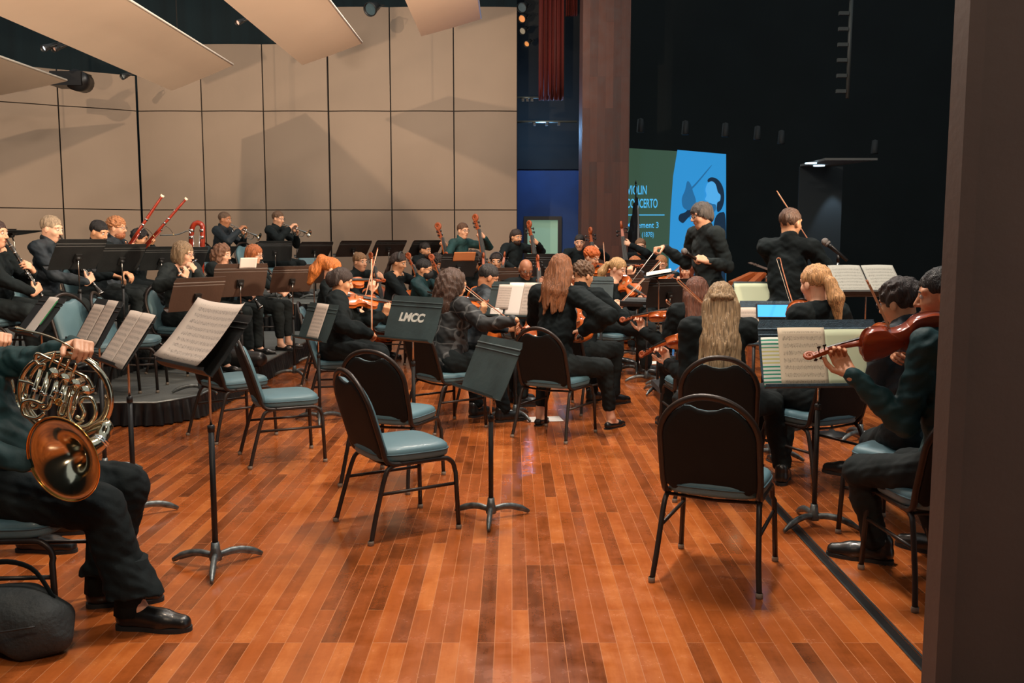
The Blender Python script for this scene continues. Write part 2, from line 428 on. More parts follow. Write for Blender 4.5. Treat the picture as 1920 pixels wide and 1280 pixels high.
def sheet_mat(name, base, ink, staves=10, cols=1, dens=.5):
    if name in MATS: return MATS[name]
    m = bpy.data.materials.new(name); m.use_nodes = True; nt = m.node_tree; n = nt.nodes; l = nt.links; b = n['Principled BSDF']
    b.inputs['Roughness'].default_value = .8; b.inputs['Specular IOR Level'].default_value = .2
    tc = n.new('ShaderNodeTexCoord'); sp = n.new('ShaderNodeSeparateXYZ'); l.new(tc.outputs['Generated'], sp.inputs[0])
    def mth(op, a, bb=None, c=None):
        q = n.new('ShaderNodeMath'); q.operation = op
        for i, v in enumerate((a, bb, c)):
            if v is None: continue
            if isinstance(v, (int, float)): q.inputs[i].default_value = v
            else: l.new(v, q.inputs[i])
        return q.outputs[0]
    z = sp.outputs[2]; x = sp.outputs[0]
    zz = mth('FRACT', mth('MULTIPLY', z, float(staves)))
    band = mth('MULTIPLY', mth('GREATER_THAN', zz, .30), mth('LESS_THAN', zz, .72))
    lines = mth('LESS_THAN', mth('FRACT', mth('MULTIPLY', zz, 12.0)), .30)
    st = mth('MULTIPLY', band, lines)
    ns = n.new('ShaderNodeTexNoise'); ns.inputs['Scale'].default_value = 1.0; ns.inputs['Detail'].default_value = 1
    mp = n.new('ShaderNodeMapping'); mp.inputs['Scale'].default_value = (60, 1, staves*4.0); l.new(tc.outputs['Generated'], mp.inputs[0]); l.new(mp.outputs[0], ns.inputs['Vector'])
    nb = mth('MULTIPLY', mth('GREATER_THAN', ns.outputs[0], .56), mth('MULTIPLY', mth('GREATER_THAN', zz, .2), mth('LESS_THAN', zz, .82)))
    xi = mth('FRACT', mth('MULTIPLY', x, float(cols)))
    inx = mth('MULTIPLY', mth('GREATER_THAN', xi, .09), mth('LESS_THAN', xi, .92))
    inz = mth('MULTIPLY', mth('GREATER_THAN', z, .05), mth('LESS_THAN', z, .93))
    ink_f = mth('MULTIPLY', mth('MAXIMUM', mth('MULTIPLY', st, .55), mth('MULTIPLY', nb, dens)), mth('MULTIPLY', inx, inz))
    mx = n.new('ShaderNodeMixRGB'); mx.inputs[1].default_value = lin(base); mx.inputs[2].default_value = lin(ink); l.new(ink_f, mx.inputs[0])
    l.new(mx.outputs[0], b.inputs['Base Color']); MATS[name] = m; return m
SHEET = sheet_mat('printed_music_white', (194, 180, 168), (95, 92, 92))
SHEETC = sheet_mat('printed_music_cream', (208, 192, 168), (92, 84, 76), 8, 1, .5)
SHEETDIM = sheet_mat('printed_music_dimmed', (158, 158, 150), (84, 84, 82))  # greyed copy of the white sheet, dim light put into its colour
def sheet(L, cx, cz, w, h, label, m=None, bow=.006, off=.006, rot=0, group='sheet music on the stands', name='sheet_music', folds=1, curl=0.0):
    """a sheet lying on a desk, w by h metres, in desk coordinates; local x right z up, y depth"""
    mb = MB(); G = []; nx = 12; nz = 8
    for j in range(nz+1):
        row = []
        for i in range(nx+1):
            u = i/nx; x = (u-.5)*w; z = (j/nz-.5)*h
            if folds == 2: d = bow*abs(ST(PI*2*u))+bow*.2
            else: d = bow*ST(PI*u)
            d += curl*(u if u > .5 else 1-u)**6 + curl*.8*(1-j/nz)**4*0.5
            row.append(V(x, -d, z))
        G.append(row)
    mb.grid(G, True, V(0, .0012, 0))
    o = mb.build(name, m or SHEET)
    o.matrix_basis = L @ Matrix.Translation(V(cx, -off, cz)) @ Matrix.Rotation(rad(rot), 4, 'Y')
    return tag(o, label, 'sheet music', group)
# ---------------------------------------------------------------- string instruments
def v_outline(L, W):
    P = [(0, 0), (.035, .004), (.075, .018), (.100, .055), (.1065, .10), (.098, .145), (.074, .168), (.071, .172), (.060, .19), (.054, .215), (.057, .237), (.066, .252), (.076, .262), (.083, .29), (.0835, .315), (.073, .338), (.05, .350), (.02, .355)]
    sx = W/.2130; sy = L/.355
    pts = crom([V(x*sx, y*sy, 0) for x, y in P], 3)
    right = pts; left = [V(-p.x, p.y, 0) for p in reversed(pts[1:])]
    return right+left
def make_bowed(name, L, W, rib, arch, neckL, fbw, wood, endpin=0.0, full=True, nvar=None):
    """origin at the tail of the body, +Y to the scroll, +Z out of the top plate"""
    r = empty(name); o = v_outline(L, W); n = len(o); cy = L*.5
    def ring(sc, z): return [V(p.x*sc, cy+(p.y-cy)*(sc if sc > .5 else sc*1.0), z) for p in o]
    m = MB(); rings = []
    for sc, f in ((.15, 1), (.4, .92), (.65, .70), (.85, .35), (.95, .12), (1.0, .03)): rings.append(ring(sc, rib/2+arch*f))
    rings += [ring(1.0, rib/2), ring(.965, rib/2-.002), ring(.965, -rib/2+.002), ring(1.0, -rib/2)]
    for sc, f in ((1.0, .03), (.95, .12), (.85, .35), (.65, .7), (.4, .92), (.15, 1)): rings.append(ring(sc, -rib/2-arch*f))
    vs = [p for q in rings for p in q]
    fs = [(i*n+k, (i+1)*n+k, (i+1)*n+(k+1) % n, i*n+(k+1) % n) for i in range(len(rings)-1) for k in range(n)]
    fs += [tuple(range(n)), tuple((len(rings)-1)*n+k for k in range(n-1, -1, -1))]
    m.add(vs, fs, True); m.build('body', wood, r)
    s = L/.355; zt = rib/2+arch
    # neck + scroll
    m = MB(); ny = L+neckL
    m.tube([V(0, L-.01*s, rib/2+.002*s), V(0, L+.01*s, rib/2+.004*s), V(0, L+neckL*.5, rib/2+.006*s), V(0, ny, rib/2+.004*s)], [.016*s*fbw, .0125*s*fbw, .011*s*fbw, .011*s*fbw], 10)
    m.build('neck', wood, r)
    m = MB(); zz = rib/2; sb = s; s = s if s < 1.5 else s*.78
    m.grid([[V(-.012*s*fbw, ny, zz+.008*s), V(.012*s*fbw, ny, zz+.008*s)], [V(-.009*s*fbw, ny+.065*s, zz-.006*s), V(.009*s*fbw, ny+.065*s, zz-.006*s)]], False, V(0, 0, -.018*s))
    sp = []; c = V(0, ny+.078*s, zz-.012*s)
    for i in range(22):
        a = rad(200-i*32); q = .021*s*(1-i/26.0); sp.append(c+V(0, q*CT(a), q*ST(a)))
    m.tube(sp, [.0085*s*(1-i/40) for i in range(22)], 8, flat=1.2)
    m.tube([V(0, ny+.055*s, zz-.012*s), c+V(0, -.018*s, -.006*s)], [.012*s, .009*s], 8)
    m.build('scroll', mat('scroll_varnish', (150, 70, 30), .5), r)
    for i in range(4):
        sx = 1 if i % 2 else -1; y = ny+.014*s+i*.012*s; zp = zz-.003*s-i*.002*s; m = MB()
        m.tube([V(-sx*.012*s, y, zp), V(sx*.026*s, y, zp)], [.002*s, .003*s], 6)
        m.ell(V(sx*.032*s, y, zp), (.007*s, .009*s, .0035*s), 8); m.build('peg', EBONY, r)
    s = sb
    # fingerboard
    m = MB(); y0 = L*.62
    m.grid([[V(-.021*s*fbw, y0, zt+.012*s), V(0, y0, zt+.0165*s), V(.021*s*fbw, y0, zt+.012*s)], [V(-.012*s*fbw, ny, rib/2+.010*s), V(0, ny, rib/2+.0125*s), V(.012*s*fbw, ny, rib/2+.010*s)]], False, V(0, 0, -.006*s))
    m.build('fingerboard', FINGERB if s > 1.5 else EBONY, r)
    m = MB(); yb = L*.42
    m.grid([[V(-.020*s, yb, zt-.004*s), V(.020*s, yb, zt-.004*s)], [V(-.021*s, yb, zt+.018*s), V(.021*s, yb, zt+.018*s)], [V(-.012*s, yb, zt+.026*s), V(.012*s, yb, zt+.026*s)]], False, V(0, .003*s, 0)); m.build('bridge', mat('bridge_maple', (214, 178, 126), .5), r)
    m = MB(); m.grid([[V(-.009*s, .006*s, zt-.002*s), V(.009*s, .006*s, zt-.002*s)], [V(-.012*s, .03*s, zt+.006*s), V(.012*s, .03*s, zt+.006*s)], [V(-.020*s, .105*s, zt+.013*s), V(.020*s, .105*s, zt+.013*s)]], False, V(0, 0, -.005*s)); m.build('tailpiece', EBONY, r)
    m = MB()
    for i in range(4):
        f = (i-1.5)/1.5; m.tube([V(.008*s*f, .10*s, zt+.013*s), V(.015*s*f, yb, zt+.028*s), V(.007*s*f*fbw, ny, rib/2+.014*s)], .0006*s+.0004, 4)
    tag(m.build('strings', STRINGM, r))
    for sx in (-1, 1):
        m = MB(); yc = L*.44; m.tube(crom([V(sx*.030*s, yc+.035*s, zt*.93+.0016*s), V(sx*.037*s, yc+.022*s, zt*.92), V(sx*.042*s, yc, zt*.85+.001*s), V(sx*.05*s, yc-.022*s, zt*.80), V(sx*.058*s, yc-.03*s, zt*.76)], 3), .0022*s, 6); m.build('f_hole', EBONY, r)
    if endpin: m = MB(); m.tube([V(0, 0, 0), V(0, -endpin, 0)], .005, 8); m.build('endpin', CHROME, r)
    else:
        m = MB(); m.ell(V(-.035*s, .045*s, zt+.012*s), (.03*s, .026*s, .009*s), 12); m.build('chin_rest', EBONY, r)
    return r
def violin(M, label, dark=False, group=None):
    k = 'violin_dark' if dark else 'violin'
    return inst(k, lambda: make_bowed('violin', .37, .215, .036, .016, .132, 1.0, REDW if dark else ORANGEW), M, label, 'violin', group or 'violins and violas being played')
def cello(M, label):
    return inst('cello', lambda: make_bowed('cello', .75, .43, .12, .03, .285, .85, ORANGEW, .22), M, label, 'cello', 'cellos being played')
def bass(M, label):
    return inst('bass', lambda: make_bowed('double_bass', 1.10, .64, .19, .035, .46, .75, ORANGEW, .18), M, label, 'double bass', 'double basses at the back')
def make_bow():
    """origin at the frog, +Y to the tip, hair on -Z"""
    r = empty('bow'); m = MB(); pts = [V(0, -.03, .0), V(0, .03, 0), V(0, .2, -.003), V(0, .4, -.004), V(0, .6, 0), V(0, .70, .006)]
    m.tube(pts, [.0048, .0046, .0042, .004, .0034, .003], 7); m.tube([V(0, .70, .006), V(0, .712, -.004), V(0, .708, -.017)], [.004, .005, .003], 6); m.build('stick', STICKW, r)
    m = MB(); m.box(V(0, .02, -.011), (.009, .045, .018)); m.build('frog', EBONY, r)
    m = MB(); m.box(V(0, .37, -.0185), (.009, .67, .0016)); m.build('bow_hair', BHAIR, r)
    m = MB(); m.tube([V(0, -.045, 0), V(0, -.03, 0)], .0052, 8); m.build('screw', SILVER, r)
    return r
def bow(M, label, scale=1.0, group='bows in the players hands'):
    return inst('bow', make_bow, M @ Matrix.Scale(scale, 4), label, 'bow', group)
# ---------------------------------------------------------------- wind instruments
def keys(m, z0, z1, n, r, side=1):
    for i in range(n):
        z = z0+(z1-z0)*i/max(1, n-1); a = 1.2*ST(i*2.4)+PI/2*side; d = V(CT(a), ST(a), 0)
        m.lathe([(0, 0), (.0075, 0), (.008, .003), (0, .0045)], 8, Matrix.Translation(d*(r+.002)+V(0, 0, z)) @ d.to_track_quat('Z', 'Y').to_matrix().to_4x4())
    for q in (-1, 1): m.tube([V(q*(r+.003), r*.5, z0-.02), V(q*(r+.004), r*.5, z1+.02)], .0018, 5)
def make_clarinet():
    """origin at the mouthpiece tip, -Z down the bore"""
    r = empty('clarinet'); m = MB()
    m.lathe([(0, 0), (.006, -.001), (.011, -.05), (.0125, -.07), (.0145, -.075), (.0145, -.13), (.0155, -.135), (.0135, -.14), (.0135, -.33), (.0135, -.55), (.018, -.585), (.03, -.63), (.036, -.655), (.033, -.656), (.014, -.58)], 14); m.build('body', BOREW, r)
    for z in (-.072, -.135, -.335, -.55, -.652): rr = .0148 if z > -.6 else .0362; m = MB(); m.lathe([(rr, z-.004), (rr+.0014, z-.003), (rr+.0014, z+.003), (rr, z+.004)], 14); m.build('joint_ring', SILVER, r)
    m = MB(); keys(m, -.17, -.52, 13, .0135); keys(m, -.2, -.5, 8, .0135, -1); m.build('keywork', SILVER, r)
    return r
def clarinet(M, label, cat='clarinet', sc=1.0): return inst('clarinet', make_clarinet, M @ Matrix.Scale(sc, 4), label, cat, 'clarinets and oboe in the wind rows')
def make_flute():
    """origin at the mouth hole, +X along the tube"""
    r = empty('flute'); m = MB(); m.tube([V(-.14, 0, 0), V(-.135, 0, 0), V(.53, 0, 0)], .0095, 12)
    m.build('tube', SILVER, r); m = MB(); m.ell(V(0, 0, .009), (.014, .010, .003), 10); m.build('lip_plate', SILVER, r)
    m = MB()
    for i in range(14): m.lathe([(0, 0), (.008, 0), (.0085, .003), (0, .005)], 10, Matrix.Translation(V(.13+i*.026, 0, .010)))
    m.tube([V(.1, .008, .008), V(.5, .008, .008)], .002, 5); m.build('keywork', SILVER, r)
    return r
def make_bassoon():
    """origin at the bottom of the boot, +Z up"""
    r = empty('bassoon'); m = MB()
    m.tube([V(0, 0, 0), V(0, 0, .42)], [.029, .027], 12, flat=1.35); m.build('boot_joint', BASSOON, r)
    m = MB(); m.tube([V(.014, 0, .42), V(.014, 0, .95), V(.014, 0, 1.02), V(.014, 0, 1.3), V(.014, 0, 1.34)], [.018, .016, .018, .014, .019], 12); m.build('bass_joint', BASSOON, r)
    m = MB(); m.tube([V(-.016, 0, .42), V(-.016, 0, .86)], .013, 10); m.build('tenor_joint', BASSOON, r)
    m = MB()
    for z, q, rr in ((.02, 0, .031), (.42, 0, .030), (.95, .014, .019), (1.02, .014, .02), (.86, -.016, .0145)):
        m.lathe([(rr*.9, -.01), (rr+.001, -.008), (rr+.001, .008), (rr*.9, .01)], 14, Matrix.Translation(V(q, 0, z)))
    m.tube([V(.03, -.02, .08), V(.03, -.02, .4)], .0025, 6); m.tube([V(.0, -.026, .45), V(.0, -.02, 1.25)], .0025, 6); m.tube([V(-.02, -.018, .45), V(-.02, -.016, .8)], .0022, 6)
    for i in range(16):
        z = .06+i*.072; m.lathe([(0, 0), (.011, 0), (.012, .004), (0, .006)], 10, Matrix.Translation(V(.012*ST(i*2.2), -.026 if z < .42 else -.018, z)) @ Matrix.Rotation(PI/2, 4, 'X'))
    m.build('keywork', SILVER, r)
    m = MB(); m.lathe([(.0195, 1.325), (.0215, 1.33), (.0215, 1.35), (.012, 1.35)], 14, Matrix.Translation(V(.014, 0, 0))); m.build('bell_ring', mat('ivory_ring', (232, 214, 186), .4), r)
    m = MB(); m.tube(crom([V(-.016, 0, .86), V(-.02, 0, .90), V(-.06, -.01, .93), V(-.16, -.02, .93), V(-.26, -.03, .91)], 5), .0035, 8); m.build('crook', SILVER, r)
    m = MB(); m.tube([V(-.26, -.03, .91), V(-.31, -.035, .90)], [.004, .006], 8, flat=.5); m.build('reed', mat('reed_cane', (206, 178, 120), .6), r)
    return r
def make_trumpet():
    """origin at the mouthpiece, +Y forward, valves along Z"""
    r = empty('trumpet'); m = MB()
    m.tube([V(0, 0, 0), V(0, .012, 0), V(0, .03, 0), V(0, .08, 0), V(0, .36, 0)]+arc(V(0, .36, -.045), .045, 90, -90, 8, 'yz')+[V(0, .2, -.09), V(0, .12, -.09)], [.013, .010, .006, .0055]+[.0062]*(1+9+2), 10)
    m.build('leadpipe', SILVER, r)
    m = MB(); pts = arc(V(0.02, .10, -.045), .045, 270, 90, 8, 'yz')+[V(.02, .2, 0), V(.02, .34, 0), V(.02, .42, 0), V(.02, .46, 0), V(.02, .485, 0), V(.02, .497, 0)]
    m.tube([V(.02, .22, -.09)]+pts, [.006]*10+[.0075, .010, .017, .028, .045, .062], 18, caps=False); m.build('bell', SILVER, r)
    m = MB(); m.tube([V(.02, .498+.0, 0)+V(.062*CT(a*PI/10), 0, .062*ST(a*PI/10)) for a in range(20)], .0018, 6, closed=True); m.build('bell_rim', BRASS, r)
    for i in range(3):
        m = MB(); y = .20+i*.03; m.tube([V(.01, y, -.115), V(.01, y, .035)], .0115, 12); m.build('valve', SILVER, r)
        m = MB(); m.tube([V(.01, y, .035), V(.01, y, .06)], .003, 6); m.lathe([(0, .06), (.008, .06), (.008, .065), (0, .067)], 10, Matrix.Translation(V(.01, y, 0))); m.build('valve_cap', BRASS, r)
    m = MB(); m.tube(arc(V(-.005, .30, -.05), .03, -90, 90, 6, 'yz'), .005, 8); m.tube([V(.01, .17, -.07), V(.01, .12, -.07), V(.01, .12, -.03), V(.01, .17, -.03)], .005, 8); m.build('tuning_slide', SILVER, r)
    return r
def make_horn():
    """French horn, coil in the XZ plane seen from -Y, bell below"""
    r = empty('french_horn'); m = MB(); Rr = .178
    # big outer loop widening into the bell throat
    pts = []; rad_ = []
    for i in range(41):
        a = 300-i*(360+10)/40.0; t = i/40.0
        rr = Rr*(1.0-.10*(1-t)); pts.append(V(rr*CT(rad(a))*1.0, .012*(1-t)+.0, rr*ST(rad(a))*.93)); rad_.append(.0075+.0075*t**2)
    m.tube(pts, rad_, 14); m.build('main_loop', NICKEL, r)
    end = pts[-1]
    # throat and flare
    m = MB(); path = crom([end, V(.168, -.010, -.080), V(.176, -.026, -.112), V(.168, -.050, -.140), V(.150, -.080, -.156), V(.130, -.112, -.166), V(.114, -.146, -.173), V(.103, -.180, -.179)], 6)
    n = len(path); rr = []
    for i in range(n):
        t = i/(n-1); rr.append(.0155+.03*t+.020*t**3+.092*t**9)
    m.tube(path, rr, 32, caps=False); bell = m.build('bell', [NICKEL], r)
    sol = bell.modifiers.new('s', 'SOLIDIFY'); sol.thickness = .0015; sol.offset = 1
    T = (path[-1]-path[-2]).normalized(); c = path[-1]; q = T.to_track_quat('Z', 'Y').to_matrix()
    m = MB(); m.tube([c+q@V(rr[-1]*CT(a*PI/20), rr[-1]*ST(a*PI/20), 0) for a in range(40)], .0028, 8, closed=True); m.build('bell_rim', BRASS, r)
    tp = path[16]; T2 = (path[17]-path[15]).normalized(); q2 = T2.to_track_quat('Z', 'Y').to_matrix().to_4x4()
    m = MB(); R16 = rr[16]; m.lathe([(R16, -.008), (R16+.005, -.007), (R16+.005, .0), (R16+.003, .002), (R16+.005, .004), (R16+.005, .010), (R16, .012)], 24, Matrix.Translation(tp) @ q2); m.build('screw_ring', SILVER, r)
    # second inner loops
    m = MB(); pts = [V(.150*CT(rad(a)), .03, -.012+.128*ST(rad(a))) for a in range(160, 385, 9)]; m.tube(pts, .0068, 10)
    pts = [V(.118*CT(rad(a))-.012, -.012, -.02+.103*ST(rad(a))) for a in range(175, 330, 9)]; m.tube(pts, .0062, 10)
    pts = [V(.150*CT(rad(a))+.01, .02, .012+.135*ST(rad(a))) for a in range(15, 175, 9)]; m.tube(pts, .0062, 10)
    m.build('branch_tubing', NICKEL, r)
    # four rotary valves along a line
    vx = [(-.030, .088), (.012, .074), (.053, .060), (.090, .040)]
    for x, z in vx:
        m = MB(); M2 = Matrix.Translation(V(x, -.005, z)) @ Matrix.Rotation(PI/2, 4, 'X')
        m.lathe([(0, .036), (.006, .036), (.007, .032), (.0185, .030), (.0205, .024), (.019, .018), (.0175, -.02), (0, -.02)], 20, M2); m.build('rotor', NICKEL, r)
    # valve slides : long pairs of tubes with U ends
    def U(x0, z0, x1, L, dx, y=-.02, rr=.0085):
        m = MB(); a = V(x0, y, z0); d = V(-.20, 0, -1).normalized(); b = a+d*L
        side = V(dx, 0, -dx*.15); cc = b+side*.5; pts = [a, b]
        for k in range(1, 7):
            th = PI*k/7; pts.append(cc-side*.5*CT(th)+d*abs(dx)*.55*ST(th))
        pts += [b+side, a+side]; m.tube(pts, rr, 12); m.build('valve_slide', NICKEL, r)
        m = MB()
        for q in (a+d*L*.62, a+side+d*L*.62):
            qq = d.to_track_quat('Z', 'Y').to_matrix().to_4x4(); m.lathe([(rr, -.006), (rr+.0022, -.005), (rr+.0022, .005), (rr, .006)], 12, Matrix.Translation(q) @ qq)
        m.build('slide_ferrule', SILVER, r)
    U(-.080, .090, 0, .13, .030); U(-.048, .062, 0, .10, .030); U(-.012, .058, 0, .065, .024); U(.022, .045, 0, .10, .026); U(.030, .045, 0, .13, .03, .0, .007)
    # big curls left and right
    m = MB(); m.tube(crom([V(-.045, -.03, -.065), V(-.075, -.03, -.092), V(-.12, -.03, -.085), V(-.128, -.03, -.045), V(-.10, -.03, -.028), V(-.06, -.03, -.035), V(-.05, -.03, -.03)], 6), .0075, 10); m.build('slide_loop', NICKEL, r); m = MB()
    m.tube(crom([V(.045, -.032, .02), V(.042, -.032, -.05), V(.07, -.032, -.095), (.115, -.032, -.085), V(.14, -.032, -.04), V(.125, -.032, .01), V(.095, -.032, .018), V(.08, -.032, -.005), V(.098, -.032, -.04), V(.088, -.032, -.065), V(.07, -.032, -.06)], 6), .0078, 10)
    m.tube(crom([V(-.165, .0, .03), V(-.12, -.01, .03), V(-.08, -.01, .018)], 6), .006, 8)
    m.build('slide_loop', NICKEL, r)
    m = MB(); m.tube(crom([V(-.105, -.02, .12), V(-.10, -.02, .145), V(-.06, -.02, .135), V(.0, -.02, .118), V(.05, -.02, .10), V(.09, -.02, .085), V(.115, -.02, .05)], 6), .0068, 10); m.tube(crom([V(-.105, -.02, .12), V(-.085, -.02, .105), V(-.07, -.02, .112), V(-.075, -.02, .09)], 5), .0072, 10); m.build('lever_rail', NICKEL, r)
    for i in range(4):
        m = MB(); x = -.03+i*.027; z = .135-i*.010; m.tube(crom([V(x-.02, -.025, z-.03), V(x-.01, -.03, z), V(x-.004, -.028, z+.032)], 4), [.003]*4+[.005]*5, 8, flat=1.6); m.build('lever', NICKEL, r)
    m = MB(); m.tube([V(.0, -.03, -.018)+V(.0115*CT(a*PI/8), 0, .0115*ST(a*PI/8)) for a in range(16)], .0032, 8, closed=True); m.build('finger_ring', BRASS, r)
    m = MB(); m.tube(crom([V(.115, .02, .13), V(.0, .0, .19), V(-.1, .02, .21), V(-.22, .05, .21)], 6), [.004]*10+[.0045]*6+[.006, .009, .011], 10); m.build('mouthpipe', NICKEL, r)
    return r
# ---------------------------------------------------------------- people
def v3(x): return np.array((x[0], x[1], x[2]), float)
def ik(S, W, a, b, pole):
    d = W-S; D = d.length
    if D > (a+b)*.995:
        k = min(D/((a+b)*.995), 1.14); a *= k; b *= k
        if D > (a+b)*.995: W = S+d*((a+b)*.995/D); d = W-S; D = d.length
    D = max(D, abs(a-b)+.02); n = d.normalized(); x = (a*a-b*b+D*D)/(2*D); hgt = math.sqrt(max(a*a-x*x, 1e-6))
    p = V(pole)-n*V(pole).dot(n); p.normalize()
    return S+n*x+p*hgt, W
def hand_prims(W, D, N, side, curl, hs=1.0, spread=1.0, point=False):
    D = D.normalized(); N = (N-D*N.dot(D)).normalized(); T = (D.cross(N))*side; o = []
    k = .006
    o.append(cp(W-D*.02, W+D*.012, .024*hs, .023*hs, .012, (v3(N), .75)))
    lens = [(.042, .025, .020), (.047, .029, .021), (.043, .027, .020), (.034, .020, .018)]
    for i, q in enumerate((.027, .009, -.009, -.026)):
        K = W+(D*(.088-abs(i-1)*.004)+T*q*spread)*hs; o.append(cp(W+D*.012+T*q*.6, K, .0135*hs, .0105*hs, .012))
        a = curl*(.95+.08*i)+.12; p = K; d = D
        for j, L in enumerate(lens[i]):
            ang = a if j == 0 else a+sum((curl*1.25+.1, curl*.8+.08)[:j])
            if point and i == 0: ang *= .25
            d = (D*CT(ang)+N*ST(ang)); e = p+d*L*hs; o.append(cp(p, e, (.0098, .0088, .0078)[j]*hs, (.0090, .0080, .0072)[j]*hs, .003)); p = e
    b = W+(D*.022+T*.022)*hs; d1 = (T*.75+D*.55+N*.35).normalized(); d2 = (T*.35+D*.8+N*(.35+.4*curl)).normalized(); d3 = (D*.8+N*(.3+.7*curl)+T*.05).normalized()
    p1 = b+d1*.038*hs; p2 = p1+d2*.033*hs; p3 = p2+d3*.027*hs
    o += [cp(W+D*.015, b, .017*hs, .015*hs, .01), cp(b, p1, .0155*hs, .0125*hs, .008), cp(p1, p2, .0115*hs, .0105*hs, .003), cp(p2, p3, .0102*hs, .0085*hs, .003)]
    return o
def head_prims(c, R, ms=1.0, fem=False):
    def P(x, y, z): return c+R@V(x*ms, y*ms, z*ms)
    Rn = [[R[i][j] for j in range(3)] for i in range(3)]; j = .92 if fem else 1.0
    o = [el(P(0, -.012, .032), (.073*ms, .092*ms, .083*ms), Rn, .02), el(P(0, .018, -.028), (.060*ms*j, .068*ms, .078*ms), Rn, .03),
         el(P(0, .045, -.086), (.031*ms*j, .034*ms, .028*ms), Rn, .03), el(P(-.035, .055, -.022), (.026*ms, .024*ms, .024*ms), Rn, .02), el(P(.035, .055, -.022), (.026*ms, .024*ms, .024*ms), Rn, .02),
         cp(P(-.045, .066, .032), P(.045, .066, .032), .011*ms, .011*ms, .018),
         el(P(-.031, .094, .011), (.015*ms, .013*ms, .009*ms), Rn, .008, True), el(P(.031, .094, .011), (.015*ms, .013*ms, .009*ms), Rn, .008, True),
         cp(P(0, .080, .018), P(0, .103, -.020), .0075*ms, .0115*ms*(1 if not fem else .9), .009), cp(P(-.011, .093, -.025), P(.011, .093, -.025), .0075*ms, .0075*ms, .005),
         cp(P(-.018, .078, -.052), P(.018, .078, -.052), .0085*ms, .0085*ms, .010),
         el(P(-.074, -.006, -.006), (.010*ms, .019*ms, .031*ms), Rn, .006), el(P(.074, -.006, -.006), (.010*ms, .019*ms, .031*ms), Rn, .006)]
    return o
